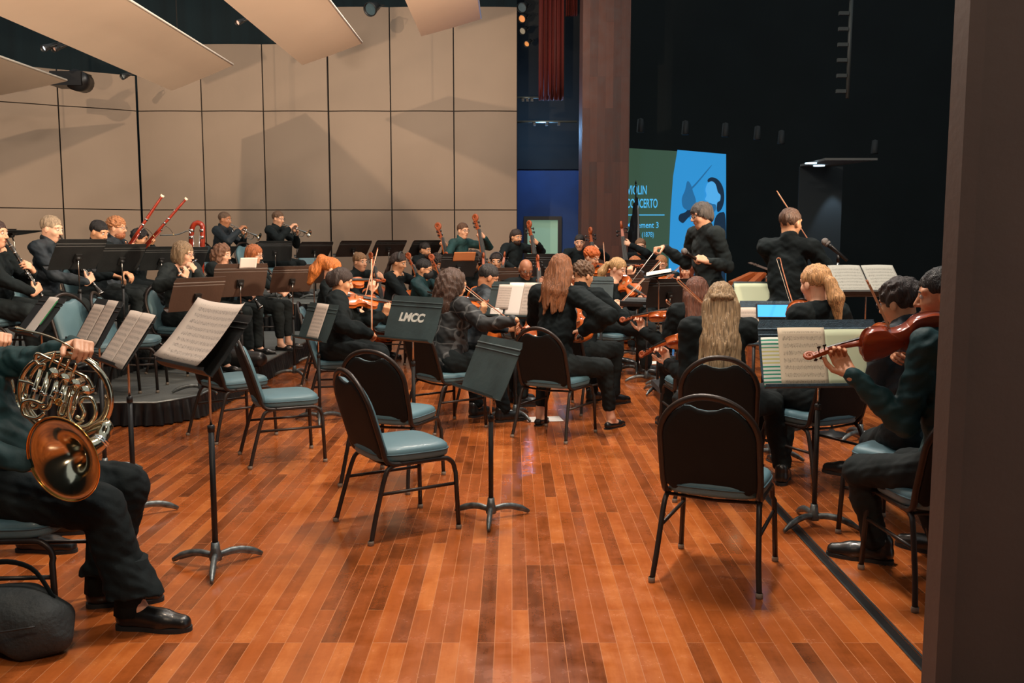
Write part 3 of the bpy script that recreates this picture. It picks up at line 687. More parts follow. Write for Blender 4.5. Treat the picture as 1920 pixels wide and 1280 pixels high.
def hair_mesh(style, col, h, seed, fem):
    p = [el((0, -.014, .040), (.083, .100, .087))]; amp, fr, st = .004, 55, (1.6, 1.6, .45); cut = None; face = True
    if style == 'short': p = [el((0, -.014, .040), (.079, .096, .087))]; cut = ((0, .080, .060), (0, .74, -.67))
    elif style == 'crop': p = [el((0, -.014, .038), (.079, .097, .083))]; cut = ((0, .078, .066), (0, .70, -.71)); amp = .002
    elif style == 'fringe': p = [el((0, -.008, .040), (.088, .104, .090))]; cut = ((0, .095, .042), (0, .60, -.80)); amp = .005
    elif style == 'curly': p = [el((0, -.012, .050), (.090, .104, .088))]; cut = ((0, .085, .052), (0, .7, -.71)); amp, fr, st = .012, 95, (1, 1, 1)
    elif style == 'wavy': p = [el((0, -.016, .046), (.091, .108, .092))]; cut = ((0, .075, .04), (0, .62, -.78)); amp, fr, st = .009, 62, (1, 1, .8)
    elif style == 'afro': p = [el((0, -.02, .055), (.125, .125, .110))]; cut = ((0, .09, .035), (0, .8, -.60)); amp, fr, st = .014, 80, (1, 1, 1)
    elif style == 'bald': p = [el((0, -.018, .0), (.080, .096, .055))]; cut = ((0, .02, .02), (0, .95, -.3)); amp = .001
    elif style == 'bob': p += [el((0, -.03, -.02), (.090, .088, .115), None, .03), cp((-.07, .01, .02), (-.074, .02, -.09), .028, .02, .02), cp((.07, .01, .02), (.074, .02, -.09), .028, .02, .02)]; amp = .006
    elif style == 'curlybob': p += [el((0, -.04, -.03), (.108, .088, .125), None, .03), cp((-.08, .0, .02), (-.088, .02, -.12), .035, .03, .02), cp((.08, .0, .02), (.088, .02, -.12), .035, .03, .02)]; amp, fr, st = .012, 60, (1, 1, 1)
    elif style == 'bighair': p += [el((0, -.05, .0), (.115, .115, .135), None, .03), cp((-.06, -.07, -.05), (-.075, -.085, -.20), .07, .045, .03), cp((.06, -.07, -.05), (.075, -.085, -.20), .07, .045, .03), cp((0, -.09, -.05), (0, -.11, -.22), .07, .05, .03)]; amp, fr, st = .010, 62, (1, 1, .7)
    elif style in ('long', 'verylong'):
        L = -.34 if style == 'long' else -.50; rg = random.Random(5 if style == 'long' else 9)
        p = [el((0, -.014, .040), (.080, .098, .085)), el((0, -.035, -.02), (.084, .080, .10), None, .03)]
        for i in range(13):
            q = (i-6)/6.0; x0 = q*.070; ll = L*(1-.16*abs(q))+rg.uniform(-.05, .05); xm = q*.088+rg.uniform(-.008, .008); xe = q*(.120 if style == 'verylong' else .10)+rg.uniform(-.02, .02); ym = -.105+.05*q*q
            p.append(cp((x0, -.06+.035*q*q, -.03), (xm, ym, ll*.55), .040, .030, .025)); p.append(cp((xm, ym, ll*.55), (xe, ym-.015+rg.uniform(-.01, .01), ll), .030, .008, .018))
        p += [cp((-.072, .0, .02), (-.082, -.02, -.14), .024, .02, .02), cp((.072, .0, .02), (.082, -.02, -.14), .024, .02, .02)]; amp, fr, st = .0055, 70, (1.5, 1.5, .25)
        if style == 'verylong': p.append(cp((-.05, -.105, .015), (.05, -.105, .015), .018, .018, .01)); p.append(el((0, -.122, .012), (.022, .016, .018), None, .008))
    elif style == 'lob':
        p += [el((0, -.03, -.03), (.094, .088, .12), None, .03)]
        for x in (-.06, -.02, .02, .06): p.append(cp((x, -.05, -.05), (x*1.25, -.075, -.24), .05, .036, .03))
        p += [cp((-.078, .0, .02), (-.084, -.0, -.20), .026, .03, .02), cp((.078, .0, .02), (.084, -.0, -.20), .026, .03, .02)]; amp, fr, st = .004, 75, (1.6, 1.6, .2)
    elif style == 'ponytail': p += [cp((0, -.105, .015), (0, -.125, .0), .022, .03, .01), cp((0, -.125, 0), (.012, -.15, -.10), .036, .048, .02), cp((.012, -.15, -.10), (.025, -.145, -.22), .048, .022, .02)]; cut = ((0, .080, .05), (0, .66, -.75)); amp, fr, st = .005, 75, (1.5, 1.5, .3)
    elif style == 'highpony': p += [cp((0, -.085, .075), (0, -.13, .065), .035, .045, .03), cp((0, -.13, .065), (-.01, -.165, -.06), .05, .06, .04), cp((-.01, -.165, -.06), (-.02, -.18, -.20), .058, .03, .04)]; cut = ((0, .080, .05), (0, .66, -.75)); amp, fr, st = .005, 70, (1, 1, .5)
    elif style == 'bun': p += [el((0, -.112, .005), (.048, .035, .055), None, .02), el((0, -.05, -.02), (.078, .06, .07), None, .03)]; cut = ((0, .080, .045), (0, .60, -.8)); amp = .004
    elif style == 'topknot': p += [el((0, -.085, .10), (.028, .028, .024), None, .012)]; cut = ((0, .080, .055), (0, .72, -.69)); amp = .003
    elif style == 'tiedlong': p += [cp((0, -.08, -.02), (-.01, -.12, -.20), .045, .03, .02), el((0, -.04, .0), (.083, .08, .08), None, .02)]; cut = ((0, .080, .05), (0, .52, -.85)); amp = .005
    elif style == 'mop': p = [el((0, -.008, .034), (.087, .103, .092))]; p += [el((0, -.035, -.02), (.084, .072, .085), None, .03)]; cut = ((0, .098, .036), (0, .55, -.83)); amp, fr, st = .007, 60, (1.4, 1.4, .4)
    v = vox_from(p, h)
    if cut:
        keepback = style in ('ponytail', 'highpony', 'bun', 'tiedlong')
        if keepback:
            X, Y, Z = v.ax[0][:, None, None], v.ax[1][None, :, None], v.ax[2][None, None, :]
            pl = (Y-cut[0][1])*cut[1][1]+(Z-cut[0][2])*cut[1][2]
            v.F = np.where(Y < -.085, v.F, np.maximum(v.F, pl+0*X))
        else: v.plane(cut[0], cut[1])
    if not cut:
        v.ell((0, .115, -.05), (.066, .075, .105), None, .015, True)
    if style in ('short', 'crop', 'fringe', 'topknot'):
        for q in (-1, 1): v.ell((q*.086, .030, -.012), (.028, .044, .040), None, .01, True)
    if cut and style not in ('bald', 'mop'): v.ell((0, .116, .006), (.086, .064, .058), None, .012, True)
    elif style == 'mop': v.ell((0, .118, -.012), (.086, .066, .060), None, .012, True)
    v.noise(amp, fr, st, seed); v.noise(.0022, 130, (1.5, 1.5, .3), seed+3)
    return v.mesh('hair', hairm(col), None, 1 if style not in ('afro', 'curly') else 0)
SHOES = {}
def shoe_mesh(kind):
    if kind in SHOES: return SHOES[kind]
    if kind == 'man': p = [cp((0, -.045, .045), (0, .11, .036), .038, .042, .02), cp((0, .11, .034), (0, .185, .028), .042, .034, .02), cp((0, -.035, .05), (0, -.04, .10), .04, .040, .02), cp((0, .02, .06), (0, .09, .05), .036, .03, .02)]
    elif kind == 'boot': p = [cp((0, -.035, .055), (0, .10, .032), .034, .034, .02), cp((0, .10, .03), (0, .185, .022), .034, .018, .02), cp((0, -.035, .06), (0, -.035, .18), .04, .048, .02), cp((0, -.05, .0), (0, -.045, .04), .016, .022, .01)]
    else: p = [cp((0, -.04, .03), (0, .10, .024), .030, .033, .02), cp((0, .10, .022), (0, .165, .018), .034, .022, .02), el((0, .02, .075), (.03, .055, .035), None, .01, True)]
    v = vox_from(p, .006); v.plane((0, 0, .004), (0, 0, -1)); up = v.mesh('shoe', LEATH)
    m = MB(); o = [(0, -.085), (.032, -.07), (.036, -.02), (.034, .04), (.044, .11), (.040, .17), (.022, .212), (0, .222)]
    if kind == 'flat': o = [(x*.8, y*.86) for x, y in o]
    if kind == 'boot': o = [(x*.8, y*.95) for x, y in o]
    full = [V(x, y, 0) for x, y in o]+[V(-x, y, 0) for x, y in reversed(o[1:-1])]
    full = crom(full, 3, True); m.prism(full, (0, 0, .018 if kind == 'man' else .008)); so = m.mesh('sole', SOLE)
    SHOES[kind] = (up, so); return SHOES[kind]
FACE = {}
def face_bits():
    if FACE: return FACE
    m = MB(); m.ell((0, 0, 0), (.0118, .0118, .0118), 12); m.m = 1; m.ell((0, .0075, -.001), (.0056, .0052, .0056), 8); FACE['eye'] = m.mesh('eye', [WHITEE, PUPIL])
    m = MB(); m.tube([V(-.017, .002, -.001), V(0, .006, 0), V(.017, .002, -.001)], [.0022, .0038, .0022], 6, flat=.6); FACE['lips'] = m.mesh('lips', LIPM)
    m = MB(); m.tube([V(-.016, -.002, -.002), V(-.004, .004, .003), V(.014, .001, 0)], [.002, .0036, .0026], 6); FACE['brow'] = m
    m = MB()
    for s in (-1, 1):
        m.tube([V(s*.032+.021*CT(a*PI/8), .0, .016*ST(a*PI/8)) for a in range(16)], .0017, 5, closed=True); m.tube([V(s*.053, 0, .004), V(s*.072, -.03, .006), V(s*.074, -.095, .0)], .0017, 5)
    m.tube([V(-.011, 0, .004), V(.011, 0, .004)], .0017, 5); FACE['glasses'] = m.mesh('glasses', GLASSF)
    return FACE
DBG = []; REACH = []
GRP_CHAIR = 'banquet chairs under seated players'
def person(label, px, pytop, Y, zf, az, pose_fn=None, standing=False, fem=False, sk=(214, 160, 128), hair=('short', (50, 38, 32)), shirt=None, trousers=None, lean=6, side=0, twist=0, hyaw=0, hpitch=14, htilt=0,
           glasses=False, mask=False, fat=1.0, splay=0.12, feet=None, knee_w=None, h=None, shoe='man', cuff=0.0, jacket=False, chairlab=None, collar=True, toe=10, legyaw=0, seat=.46, shl=1.0, noseat=False, wrink=1.0, sleeve=1.0, beard=None, headband=None, pelz=None, trouser_len=1.0, flare=.058, twr=1.0, hstyle_clip=None):
    shirt = shirt or BLK; trousers = trousers or BLK3; h = h or min(.0095, max(.0048, Y*.0009))
    P = V(0, 0, .93) if standing else V(0, -.03, seat+.095)
    if pelz: P.z = pelz
    tw = Matrix.Rotation(rad(twist), 3, 'Z')
    u = (tw@V(ST(rad(side)), ST(rad(lean)), CT(rad(lean))*CT(rad(side)))).normalized(); r = (tw@V(1, 0, -ST(rad(side)))).normalized(); f = u.cross(r)
    T = at(px, pytop, Y)
    s = (T.z-zf-P.z-.118)/(.50*u.z+.105); s0 = s; s = max(.80, min(1.22, s)); DBG.append((label[:34], round(s0, 2)))
    C7 = P+u*.50*s; sw = (.165 if fem else .185)*shl
    Hc = C7+V(0, 0, .105*s)+(tw@V(0, .035, 0))+u*.0
    RH = (Matrix.Rotation(rad(twist+hyaw), 3, 'Z')@Matrix.Rotation(rad(htilt), 3, 'Y')@Matrix.Rotation(rad(-hpitch), 3, 'X'))
    S = {q: C7-u*.055*s+r*(q*sw) for q in (-1, 1)}
    root = empty('person'); Rz = Matrix.Rotation(rad(az), 3, 'Z'); off = Rz@V(Hc.x, Hc.y, 0)
    M = Matrix.Translation(V(T.x-off.x, Y-off.y, zf)) @ Matrix.Rotation(rad(az), 4, 'Z'); root.matrix_basis = M
    Minv = M.inverted()
    skd = dict(P=P, u=u, r=r, f=f, C7=C7, Hc=Hc, RH=RH, S=S, s=s, M=M, Minv=Minv)
    ps = pose_fn(skd) if pose_fn else {}
    ua, fa = .285*max(.93, s), .255*max(.93, s)
    arms = []; hands = []; shirtarm = []
    for q, nm in ((1, 'R'), (-1, 'L')):
        if nm in ps: G, D, N, curl = ps[nm][:4]; D = V(D).normalized(); N = V(N).normalized(); N = (N-D*N.dot(D)).normalized(); W = V(G)-D*.075-N*.028
        else:
            D = V(-q*.25, .9, -.25).normalized(); N = V(0, 0, -1); W = V(q*.13, .24, seat+.21) if not standing else V(q*.25, .05, .83); curl = .35
            if standing: D = V(0, .1, -1); N = V(-q, 0, 0)
        W0 = W; pole = ps.get('pole'+nm, V(q*.55, -.35, -1))
        E, W = ik(S[q], W, ua, fa, pole)
        if (W-W0).length > .03: REACH.append((label[:30], nm, round((W-W0).length, 2)))
        d = (W-E).normalized()
        arms += [cp(S[q], E, .047*fat, .040, .02), cp(E, E+(W-E)*.45, .041, .036, .02), cp(E+(W-E)*.45, W, .036, .0245, .02)]
        hands += hand_prims(W, D, N, q, curl, .96 if fem else 1.03, 1.0, ps.get('point'+nm, False))
        we = W-d*(.02+cuff)
        shirtarm += [cp(S[q], E, .062*fat*sleeve, .052*sleeve, .03), cp(E, E+(we-E)*.5, .052*sleeve, .048*sleeve, .02), cp(E+(we-E)*.5, we, .048*sleeve, .036*sleeve, .015)]
        if sleeve > 1.15: shirtarm.append(el(E+(we-E)*.55, (.085*sleeve*.8, .075*sleeve*.8, .07*sleeve*.8), None, .03))
    ft = fat; ff = v3(f)
    torso = [cp(P-r*.06, P+r*.06, .118*ft, .118*ft, .03, (ff, .92)), cp(P+u*.04, P+u*.20*s, .132*ft, .122*ft, .04, (ff, .80)),
             cp(P+u*.22*s-r*.045, P+u*.34*s-r*.05, .105*ft, .098*ft, .05, (ff, .92)), cp(P+u*.22*s+r*.045, P+u*.34*s+r*.05, .105*ft, .098*ft, .05, (ff, .92)),
             cp(S[-1]+r*.02, S[1]-r*.02, .062, .062, .05), cp(C7-u*.03, S[-1], .05, .05, .04), cp(C7-u*.03, S[1], .05, .05, .04)]
    if fem: torso += [el(P+u*.30*s+r*.062+f*.075, (.062*ft, .058*ft, .062*ft), None, .04), el(P+u*.30*s-r*.062+f*.075, (.062*ft, .058*ft, .062*ft), None, .04)]
    if ft > 1.08: torso.append(el(P+u*.12*s+f*.06, (.14*ft, .10*ft, .12*ft), None, .05))
    # legs
    legs = []; tr = []; feetM = []; hw = .092*min(ft, 1.15)
    for q in (1, -1):
        Hp = P+r*(q*hw)+V(0, 0, -.01)
        if feet and feet[0 if q == 1 else 1] is not None: A = V(feet[0 if q == 1 else 1][:3]) if feet[0 if q == 1 else 1][0] != 'px' else Minv@flr(*feet[0 if q == 1 else 1][1:3], zf)+V(0, 0, .09)
        elif standing: A = V(q*.11, -.02+.04*q, .09)
        else: A = Matrix.Rotation(rad(legyaw), 3, 'Z')@V(q*splay, .40, .09)
        if standing: th, shn, pole = .43, .43, V(0, 1, 0)
        else: th, shn, pole = .42, .42, Matrix.Rotation(rad(legyaw), 3, 'Z')@V(q*(knee_w or .15), 1.0, .9)
        if ps.get('legpole'+('R' if q == 1 else 'L')) is not None: pole = V(ps['legpole'+('R' if q == 1 else 'L')])
        K, A2 = ik(Hp, A, th, shn, pole)
        legs += [cp(Hp, K, .074*ft, .052, .02), cp(K, K+(A2-K)*.35, .05, .052, .02), cp(K+(A2-K)*.35, A2, .050, .034, .02)]
        kk = A2+(K-A2).normalized()*(.03+(1-trouser_len)*.42)*(1 if twr == 1 else 0); tr += [cp(Hp, K, .094*ft, .072*twr, .03), cp(K, K+(kk-K)*.4, .070*twr, .062*twr, .02), cp(K+(kk-K)*.4, kk, .062*twr, flare if trouser_len > .95 else .05, .02)]
        ang = legyaw-q*toe; fdir = Matrix.Rotation(rad(ang), 3, 'Z')@V(0, 1, 0)
        pk = ps.get('footdir')
        if pk is not None: fdir = V(pk).normalized()
        legs.append(cp(A2, A2+fdir*.06-V(0, 0, .05), .032, .025, .02)); legs.append(cp(A2+fdir*-.02-V(0, 0, .05), A2+fdir*.13-V(0, 0, .06), .026, .022, .02))
        feetM.append((A2, fdir))
    neck = [cp(C7-u*.02, Hc+RH@V(0, -.022, -.05), .058 if not fem else .049, .052 if not fem else .044, .025)]
    small = [(p[0], p[1], p[2], p[3]*.88, p[4]*.88, p[5], p[6], p[7]) if p[0] == 'c' else (p[0], p[1], tuple(x*.88 for x in p[2]), p[3], p[4], p[5]) for p in torso]
    hp = head_prims(Hc, RH, 1.0, fem)
    body = small+neck+[q for q in hp if not q[-1]]+arms+legs+hands+[q for q in hp if q[-1]]
    # heads first so that the sockets only carve the head
    v = vox_from(body, h); ob('body', v.mesh('body', skin(sk), None, 0), root)
    hs = max(h*1.15, .0062)
    sh = torso+shirtarm
    if collar and not fem: sh = sh+[cp(C7-u*.03, C7+u*.028, .072, .064, .015)]
    if jacket:
        for q in (1, -1): sh.append(cp(P+r*q*.07, P+r*q*.09+f*.10-u*.08, .125, .11, .03))
        sh.append(cp(P-f*.04-r*.05, P-f*.03+r*.05-u*.04, .12, .12, .03))
    v = vox_from(sh, hs, .004)
    if collar and not fem: v.plane(v3(C7+u*.045+f*.0), v3(u*.93+f*.36), v3(C7), .15)
    else: v.plane(v3(C7+u*.012), v3(u*.75+f*.66), v3(C7+f*.02), .135)
    v.noise(.006*wrink, 24, (1, 1, 1.3), seed=px % 17); v.noise(.0035*wrink, 50, (1, 1, 1.2), seed=px % 7)
    ob('shirt' if not jacket else 'jacket', v.mesh('shirt', shirt), root)
    v = vox_from([torso[0]]+tr, hs, .0); v.plane((0, 0, .045 if twr == 1 else .15), (0, 0, -1)); v.noise(.006*wrink, 20, (1, 1, .8), seed=px % 13); v.noise(.003*wrink, 46, (1, 1, 1.4), seed=px % 5); ob('trousers', v.mesh('trousers', trousers), root)
    upm, som = shoe_mesh(shoe)
    if twr != 1:
        for A2, fd in feetM: mb = MB(); mb.tube([A2+V(0, 0, -.03)-fd*.03, A2+V(0, 0, .06)-fd*.025, A2+V(0, 0, .20)-fd*.01], [.060, .058, .062], 12); mb.build('sock', BLK, root)
    for A2, fd in feetM:
        zoff = min(A2.z-.09, 9); Ms = frame(V(A2.x, A2.y, max(0.0, A2.z-.09))-fd*.0, fd, (0, 0, 1)); so = ob('shoe', upm, root, Ms); ob('sole', som, so)
    MH = Matrix.Translation(Hc) @ RH.to_4x4()
    if hair: ob('hair', hair_mesh(hair[0], hair[1], min(.008, h), px % 11, fem), root, MH)
    fb = face_bits(); hc_ = hair[1] if hair else (60, 45, 35)
    for q in (-1, 1):
        ob('eye', fb['eye'], root, MH @ Matrix.Translation(V(q*.031, .0745, .011)))
        bk = 'brow_%d_%d_%d' % hc_
        if bk not in FACE: FACE[bk] = FACE['brow'].mesh('eyebrow', mat('brow_%d_%d_%d' % hc_, tuple(int(x*.7) for x in hc_), .7))
        ob('eyebrow', FACE[bk], root, MH @ Matrix.Translation(V(q*.031, .080, .031)) @ Matrix.Scale(-q, 4, V(1, 0, 0)))
    if mask:
        v = vox_from([el((0, .045, -.05), (.066, .066, .060)), el((0, .09, -.03), (.026, .03, .034), None, .03)], .006); v.plane((0, .02, 0), (0, -1, 0)); v.noise(.0015, 90)
        ob('face_mask', v.mesh('face_mask', MASKM), root, MH)
    else: ob('lips', fb['lips'], root, MH @ Matrix.Translation(V(0, .0845, -.0535)))
    if glasses: ob('glasses', fb['glasses'], root, MH @ Matrix.Translation(V(0, .094, .008)))
    if beard:
        v = vox_from([el((0, .030, -.070), (.062, .066, .052)), cp((-.02, .088, -.040), (.02, .088, -.040), .006, .006, .01)], min(h, .006)); v.plane((0, .035, -.03), (0, -.75, .66)); v.ell((0, .10, -.053), (.02, .02, .007), None, .004, True); v.noise(.003, 110)
        ob('beard', v.mesh('beard', hairm(beard)), root, MH)
    if headband:
        m = MB(); m.tube([V(.088*CT(a), .02+.0*ST(a)-.03*ST(a), .045+.088*ST(a)) for a in [PI*k/12 for k in range(13)]], .010, 8, flat=1.6); ob('headband', m.mesh('headband', mat('band_%d' % headband[0], headband, .6)), root, MH)
    tag(root, label, 'person', 'orchestra players in black')
    for it in ps.get('items', []): it(M)
    if chairlab and not standing: cc = M@V(0, 0.0, 0); chair(cc.x, cc.y, az, chairlab, zf, GRP_CHAIR)
    return root, skd
# ---------------------------------------------------------------- playing positions
def p_violin(vlab, blab, off=42, elev=4, roll=28, bt=12, bpos=.30, dark=False, scale=1.0, bown=True, dx=0.0, bv=0.0, bw=None, vp=None):
    def fn(k):
        Hc, RH, s = k['Hc'], k['RH'], k['s']; b = k['r']; fw = k['f']
        base = V(fw.x, fw.y, 0).normalized(); v = Matrix.Rotation(rad(off), 3, 'Z')@base; v = (v*CT(rad(elev))+V(0, 0, ST(rad(elev)))).normalized()
        up = V(0, 0, 1); lat = v.cross(up).normalized(); up2 = lat.cross(v); nz = (up2*CT(rad(roll))+lat*ST(rad(roll))).normalized(); lt = v.cross(nz)
        if vp: v = (k['Minv']@at(*vp)-Hc+V(0, 0, .1)).normalized(); lat = v.cross(up).normalized(); up2 = lat.cross(v); nz = (up2*CT(rad(roll))+lat*ST(rad(roll))).normalized(); lt = v.cross(nz)
        jaw = Hc+RH@V(-.03, .035, -.115); O = jaw-v*.035-nz*.035-lt*.0+lt*dx; L = .37*scale
        G = O+v*(L+.085); X = O+v*.175*scale+nz*.052; bd = (-lt*CT(rad(bt))+nz*ST(rad(bt))+v*bv).normalized(); F = X-bd*bpos
        if bw: F = k['Minv']@at(*bw[0]); bd = (k['Minv']@at(*bw[1])-F).normalized()
        out = {'L': (G+lt*.030-nz*.012, nz*.95+v*.1-lt*.05, -lt+v*.25, .75), 'poleL': V(-.15, .25, -1)}
        out['R'] = (F+nz*.006-bd*.0, -lt*.55+v*.55-nz*.35, -nz*.9-lt*.3, .5); out['poleR'] = V(.9, -.1, -.75)
        its = [lambda M: violin(M @ frame(O, v, nz) @ Matrix.Scale(scale, 4), vlab, dark)]
        if bown: its.append(lambda M: bow(M @ frame(F+nz*.019, bd, nz), blab))
        out['items'] = its; return out
    return fn
def p_cello(vlab, blab, bpos=.22, lx=-.11, up=.0, low=.0):
    def fn(k):
        E = V(.03, .56, 0); top = k['Hc']+V(lx, .04, .06); d = (top-E).normalized(); O = E+d*.22; fwd = V(0, 1, 0); nz = (fwd-d*fwd.dot(d)).normalized(); lt = d.cross(nz)
        G = O+d*(.75+.12+up)+nz*.075; X = O+d*.34+nz*.14; bd = (V(-1, .15, .12)-d*0).normalized(); F = X-bd*bpos
        # right hand side of the player is +x
        return {'L': (G-V(.02, 0, 0), V(.75, .0, .35), -nz, .75), 'poleL': V(-1, .2, -.35), 'R': (F+nz*.01, V(-.6, .3, -.5), V(0, -.6, -.6), .5), 'poleR': V(1, .0, -.5),
                'items': [lambda M: cello(M @ frame(O, d, nz), vlab), lambda M: bow(M @ frame(F, bd, nz), blab)], 'legpoleR': V(.5, 1, .9), 'legpoleL': V(-.5, 1, .9)}
    return fn
def p_bass(vlab, blab, lx=-.16, topz=.18, ey=.55):
    def fn(k):
        E = V(.02, ey, 0); top = k['Hc']+V(lx, .10, topz); d = (top-E).normalized(); L = (top-E).length; O = top-d*(1.10+.46+.10); nz0 = V(0, 1, 0); nz = (nz0-d*nz0.dot(d)).normalized()
        G = O+d*(1.10+.36)+nz*.10; X = O+d*.45+nz*.2; bd = V(-1, .1, .1).normalized(); F = k['S'][1]+V(.06, .32, -.36)
        return {'L': (G-V(.02, 0, 0), V(.8, 0, .25), -nz, .75), 'poleL': V(-1, .1, -.5), 'R': (F, V(-.6, .2, -.6), V(0, -.7, -.5), .5), 'poleR': V(1, -.2, -.4), 'items': [lambda M: bass(M @ frame(O, d, nz), vlab)]}
    return fn
def p_clarinet(lab, ang=38, cat='clarinet', sc=1.0, side=0.0):
    def fn(k):
        m = k['Hc']+k['RH']@V(0, .110, -.058); d = V(side, ST(rad(ang)), -CT(rad(ang))).normalized(); z = -d; y = V(0, 1, .3); y = (y-z*y.dot(z)).normalized()
        M2 = frame(m+z*.03, y, z); g1, g2 = m+d*.25, m+d*.45
        return {'L': (g1+y*.012-V(.02, 0, 0), V(.65, .15, .45), V(.25, -.9, -.2), .55), 'R': (g2+y*.012+V(.02, 0, 0), V(-.65, .15, .45), V(-.25, -.9, -.2), .55), 'poleL': V(-.8, -.2, -.9), 'poleR': V(.8, -.2, -.9),
                'items': [lambda M: clarinet(M @ M2, lab, cat, sc)]}
    return fn
def p_flute(lab):
    def fn(k):
        m = k['Hc']+k['RH']@V(0, .108, -.064); x = (k['RH']@V(.97, .18, -.16)).normalized(); z = V(0, -.3, 1); z = (z-x*z.dot(x)).normalized(); y = z.cross(x); M2 = frame(m, y, z)
        gl = m+x*.19; gr = m+x*.40
        return {'L': (gl+y*.015, V(.3, -.35, .85), V(.1, -.9, .1), .7), 'R': (gr+y*.02, V(-.25, .1, .95), V(0, -1, -.15), .6), 'poleL': V(-.2, .4, -1), 'poleR': V(1, .0, -.6),
                'items': [lambda M: inst('flute', make_flute, M @ M2, lab, 'flute')]}
    return fn
def p_trumpet(lab, dn=20, side=.0):
    def fn(k):
        m = k['Hc']+k['RH']@V(0, .112, -.056); y = V(side, CT(rad(dn)), -ST(rad(dn))); M2 = frame(m, y, (0, 0, 1)); gl = M2@V(-.02, .235, -.05); gr = M2@V(.04, .22, .03)
        return {'L': (gl, V(.25, .35, .8), V(1, 0, 0), .8), 'R': (gr, V(-.45, .35, .55), V(-.3, .0, -.9), .55), 'poleL': V(-.8, 0, -.9), 'poleR': V(.9, 0, -.8),
                'items': [lambda M: inst('trumpet', make_trumpet, M @ M2, lab, 'trumpet', 'trumpets in the back row')]}
    return fn
def p_bassoon(lab, bottom=(.22, .08, .50), top=(-.12, .62, 1.62)):
    def fn(k):
        b, t = V(bottom), V(top); z = (t-b).normalized(); y = V(.3, 1, -.3); M2 = frame(b, (y-z*y.dot(z)).normalized(), z); g1 = b+z*.28; g2 = b+z*.68
        return {'R': (g1+V(.04, -.01, 0), V(-.2, .7, .5), V(-1, 0, 0), .7), 'L': (g2+V(-.04, -.0, 0), V(.2, .5, .7), V(1, .2, 0), .7), 'poleL': V(-.8, 0, -1), 'poleR': V(.8, -.6, -.4),
                'items': [lambda M: inst('bassoon', make_bassoon, M @ M2, lab, 'bassoon')]}
    return fn
def p_rest(**kw):
    return lambda k: dict(kw)
